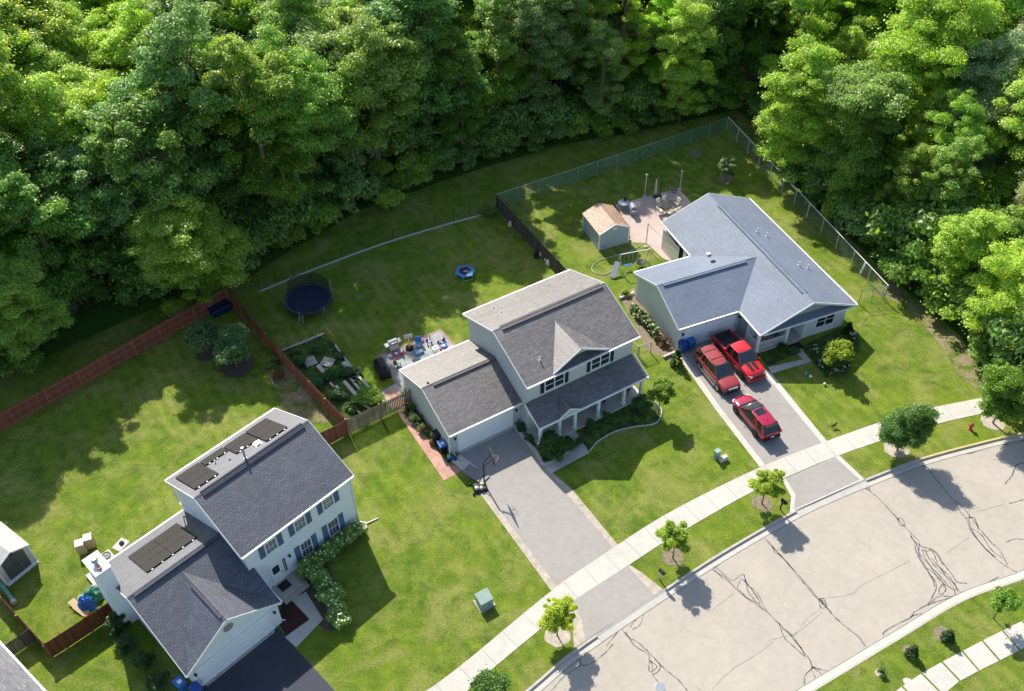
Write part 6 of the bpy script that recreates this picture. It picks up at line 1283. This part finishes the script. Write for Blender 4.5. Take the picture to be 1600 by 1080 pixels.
cable('garden_hose',[V3_(p,.05) for p in ((1000,385),(980,395),(955,402),(935,408),(925,418),(928,426),(942,430),(955,425),(962,420))],.035,MT['stone'],'pale garden hose looping over the lawn beside the swing set','hose')
sw=empty('swing_set',G(965,428),0,'metal swing set with a small slide on the lawn behind the garage','swing set'); E0=G(967,423)-G(965,428); E1=G(1013,414)-G(965,428)
for e_ in (E0,E1):
    ax=(E1-E0).normalized(); nx=Vector((-ax.y,ax.x,0))
    for s_ in (-1,1): MB().tube([e_+nx*s_*.85,e_+Vector((0,0,1.95))],.035,6).build('leg',MT['metal'],sw)
MB().tube([E0+Vector((0,0,1.95)),E1+Vector((0,0,1.95))],.045,8).build('top_bar',MT['white'],sw)
for k,t in enumerate((.22,.36)):
    c=E0.lerp(E1,t); ax=(E1-E0).normalized(); st=MB(); st.box(-.22,.22,-.09,.09,.5,.54); 
    o=st.build('swing_seat',MT['brightblue'],sw,loc=c,rz=math.atan2(ax.y,ax.x))
    for s_ in (-.2,.2): MB().tube([c+ax*s_+Vector((0,0,.52)),c+ax*s_+Vector((0,0,1.95))],.012,5).build('chain',MT['metal'],sw)
c=E0.lerp(E1,.72); ax=(E1-E0).normalized(); MB().lathe([(0,.42),(.42,.46),(.5,.52),(.46,.54),(0,.48)],c,16).build('disc_swing',MT['black'],sw)
for s_ in (-.42,.42): MB().tube([c+ax*s_+Vector((0,0,.5)),c+ax*s_*.6+Vector((0,0,1.95))],.014,5).build('chain',MT['white'],sw)
c=E0+Vector((-.1,-.2,0)); MB().hexa([c+Vector(v) for v in ((-.9,-.9,.1),(-.4,-1.1,.1),(.2,.2,.95),(-.3,.4,.95),(-.9,-.9,.16),(-.4,-1.1,.16),(.2,.2,1.03),(-.3,.4,1.03))]).build('slide',MT['greymetal'],sw,bevel=.02)
grill((988,334),a3+1.3,'blue-grey barbecue on the left edge of the pink patio',MT['greymetal'],MT['greymetal'])
r=thing('patio_table',(974,325),0,'round glass-topped side table at the left corner of the pink patio','table'); MB().lathe([(0,.70),(.55,.70),(.57,.73),(0,.735)],(0,0,0),20).build('table_top',C_('tableglass',(.3,.38,.4),.15),r)
for k in range(3): a=k*2.09; MB().tube([(math.cos(a)*.4,math.sin(a)*.4,0),(math.cos(a)*.25,math.sin(a)*.25,.7)],.02,5).build('leg',MT['darkmetal'],r)
r=thing('side_table_pot',(976,322),0,'black pot standing on the round side table','pot',z=.74); MB().lathe([(0,0),(.13,.0),(.17,.25),(.12,.25),(0,.22)],(0,0,0),12).build('pot',MT['black'],r)
r=thing('cantilever_umbrella',(1027,308),a3,'closed beige umbrella hanging from a curved dark pole at the patio edge','umbrella')
MB().box(-.45,.45,-.3,.3,.0,.12).build('base',MT['darkmetal'],r,bevel=.02); MB().tube(smooth3([(.3,0,.1),(.35,0,1.2),(.3,0,2.1),(.05,0,2.55),(-.25,0,2.4)]),.035,8).build('pole',MT['darkmetal'],r); MB().lathe([(0,2.35),(.07,2.25),(.14,1.3),(.17,.55),(.05,.5),(0,.5)],(-.3,0,0),10).build('canopy',MT['umbrella'],r)
# covered dining table with chairs
r=thing('patio_table',(1043,329),a3+.2,'dark dining table in the middle of the patio chairs','table'); MB().box(-.75,.75,-.45,.45,.68,.72).build('table_top',MT['darkmetal'],r,bevel=.01)
for x in (-.65,.65):
    for y in (-.38,.38): MB().tube([(x,y,0),(x,y,.68)],.025,5).build('leg',MT['darkmetal'],r)
tc=h3w(*[0,0]); c0=G(1043,329)
lbs=['beige cushioned patio chair at the left end of the table','beige cushioned patio chair, front left of the table','beige cushioned patio chair, front right of the table','beige cushioned patio chair at the right end of the table','beige cushioned patio chair behind the table, left','beige cushioned patio chair behind the table, right']
for k,(dx,dy,rz) in enumerate(((-1.05,0,1.57),(-.4,-.8,3.14),(.4,-.8,3.14),(1.05,0,-1.57),(-.4,.8,0),(.4,.8,0))):
    A_=a3+.2; p=c0+Vector((dx*math.cos(A_)-dy*math.sin(A_),dx*math.sin(A_)+dy*math.cos(A_),0)); r=thing('patio_chair',p,A_+rz,lbs[k],'chair','beige patio chairs round the table')
    MB().box(-.27,.27,-.26,.26,.38,.48).build('seat',MT['cream'],r,bevel=.03); MB().hexa([(-.27,.2,.45),(.27,.2,.45),(.27,.27,.45),(-.27,.27,.45),(-.27,.36,1.0),(.27,.36,1.0),(.27,.44,1.0),(-.27,.44,1.0)]).build('backrest',MT['cream'],r,bevel=.03)
    for x in (-.27,.27): MB().tube([(x,-.25,0),(x,-.25,.6),(x,.25,.62),(x,.3,0)],.02,5).build('armrest_frame',MT['darkmetal'],r)
r=thing('fire_ring',(1053,300),0,'small dark round fire ring at the back of the pink patio','fire ring'); MB().lathe([(.24,0),(.32,0),(.32,.16),(.24,.16),(.24,0)],(0,0,.02),18).build('ring',MT['greyplast'],r)
# porch furniture
def chair(name,pos,rz,label,m,z=.2,rocker=False):
    r=empty(name,(pos.x,pos.y,z),rz,label,'chair'); MB().box(-.25,.25,-.25,.25,.38,.43).build('seat',m,r,bevel=.01); MB().hexa([(-.25,.2,.43),(.25,.2,.43),(.25,.24,.43),(-.25,.24,.43),(-.25,.32,1.0),(.25,.32,1.0),(.25,.36,1.0),(-.25,.36,1.0)]).build('backrest',m,r,bevel=.01)
    for x in (-.22,.22):
        for y in (-.2,.22): MB().box(x-.025,x+.025,y-.025,y+.025,0,.38).build('leg',m,r)
        MB().box(x-.03,x+.03,-.25,.28,.62,.66).build('armrest',m,r)
chair('porch_chair',h2w(7.0,-.4),a2,'dark porch chair between the middle and right columns of the grey-green house',MT['black']); chair('porch_chair',h2w(9.5,-.5),a2+.5,'dark metal porch chair at the right end of the grey-green porch',MT['darkmetal']); chair('porch_chair',h2w(6.3,-.9),a2-.4,'pale blue porch chair beside the middle column',MT['skyblue'])
chair('porch_chair',h3w(1.9,1.5),a3+.3,'pink porch chair behind the white railing',MT['pink']); chair('porch_chair',h3w(2.9,1.4),a3-.4,'teal porch chair by the right railing post',MT['green'])
tag(MB().box(-.6,.6,-.4,.4,.0,.02).build('door_mat',MT['black'],None,loc=h3w(4.1,-.1)+Vector((0,0,.026)),rz=a3),'black mat on the front path of the single-storey house','mat')
planks('timber_edging',(968,468),(990,459),.18,.25,MT['oldwood'],'pale timber at the back end of the plant bed'); planks('timber_edging',(1036,560),(1062,549),.18,.25,MT['oldwood'],'pale timber at the front end of the plant bed')
r=thing('lattice_cover',(1044,538),a3+.5,'brown brush pile on a frame at the front of the plant bed','brush pile')
rg=random.Random(9); mb=MB()
for k in range(60): a=Vector((rg.uniform(-.7,.7),rg.uniform(-.6,.6),rg.uniform(.1,.5))); mb.bar(a,a+Vector((rg.uniform(-.5,.5),rg.uniform(-.5,.5),rg.uniform(-.1,.3))),.02,.02)
mb.build('twigs',MT['brown'],r)
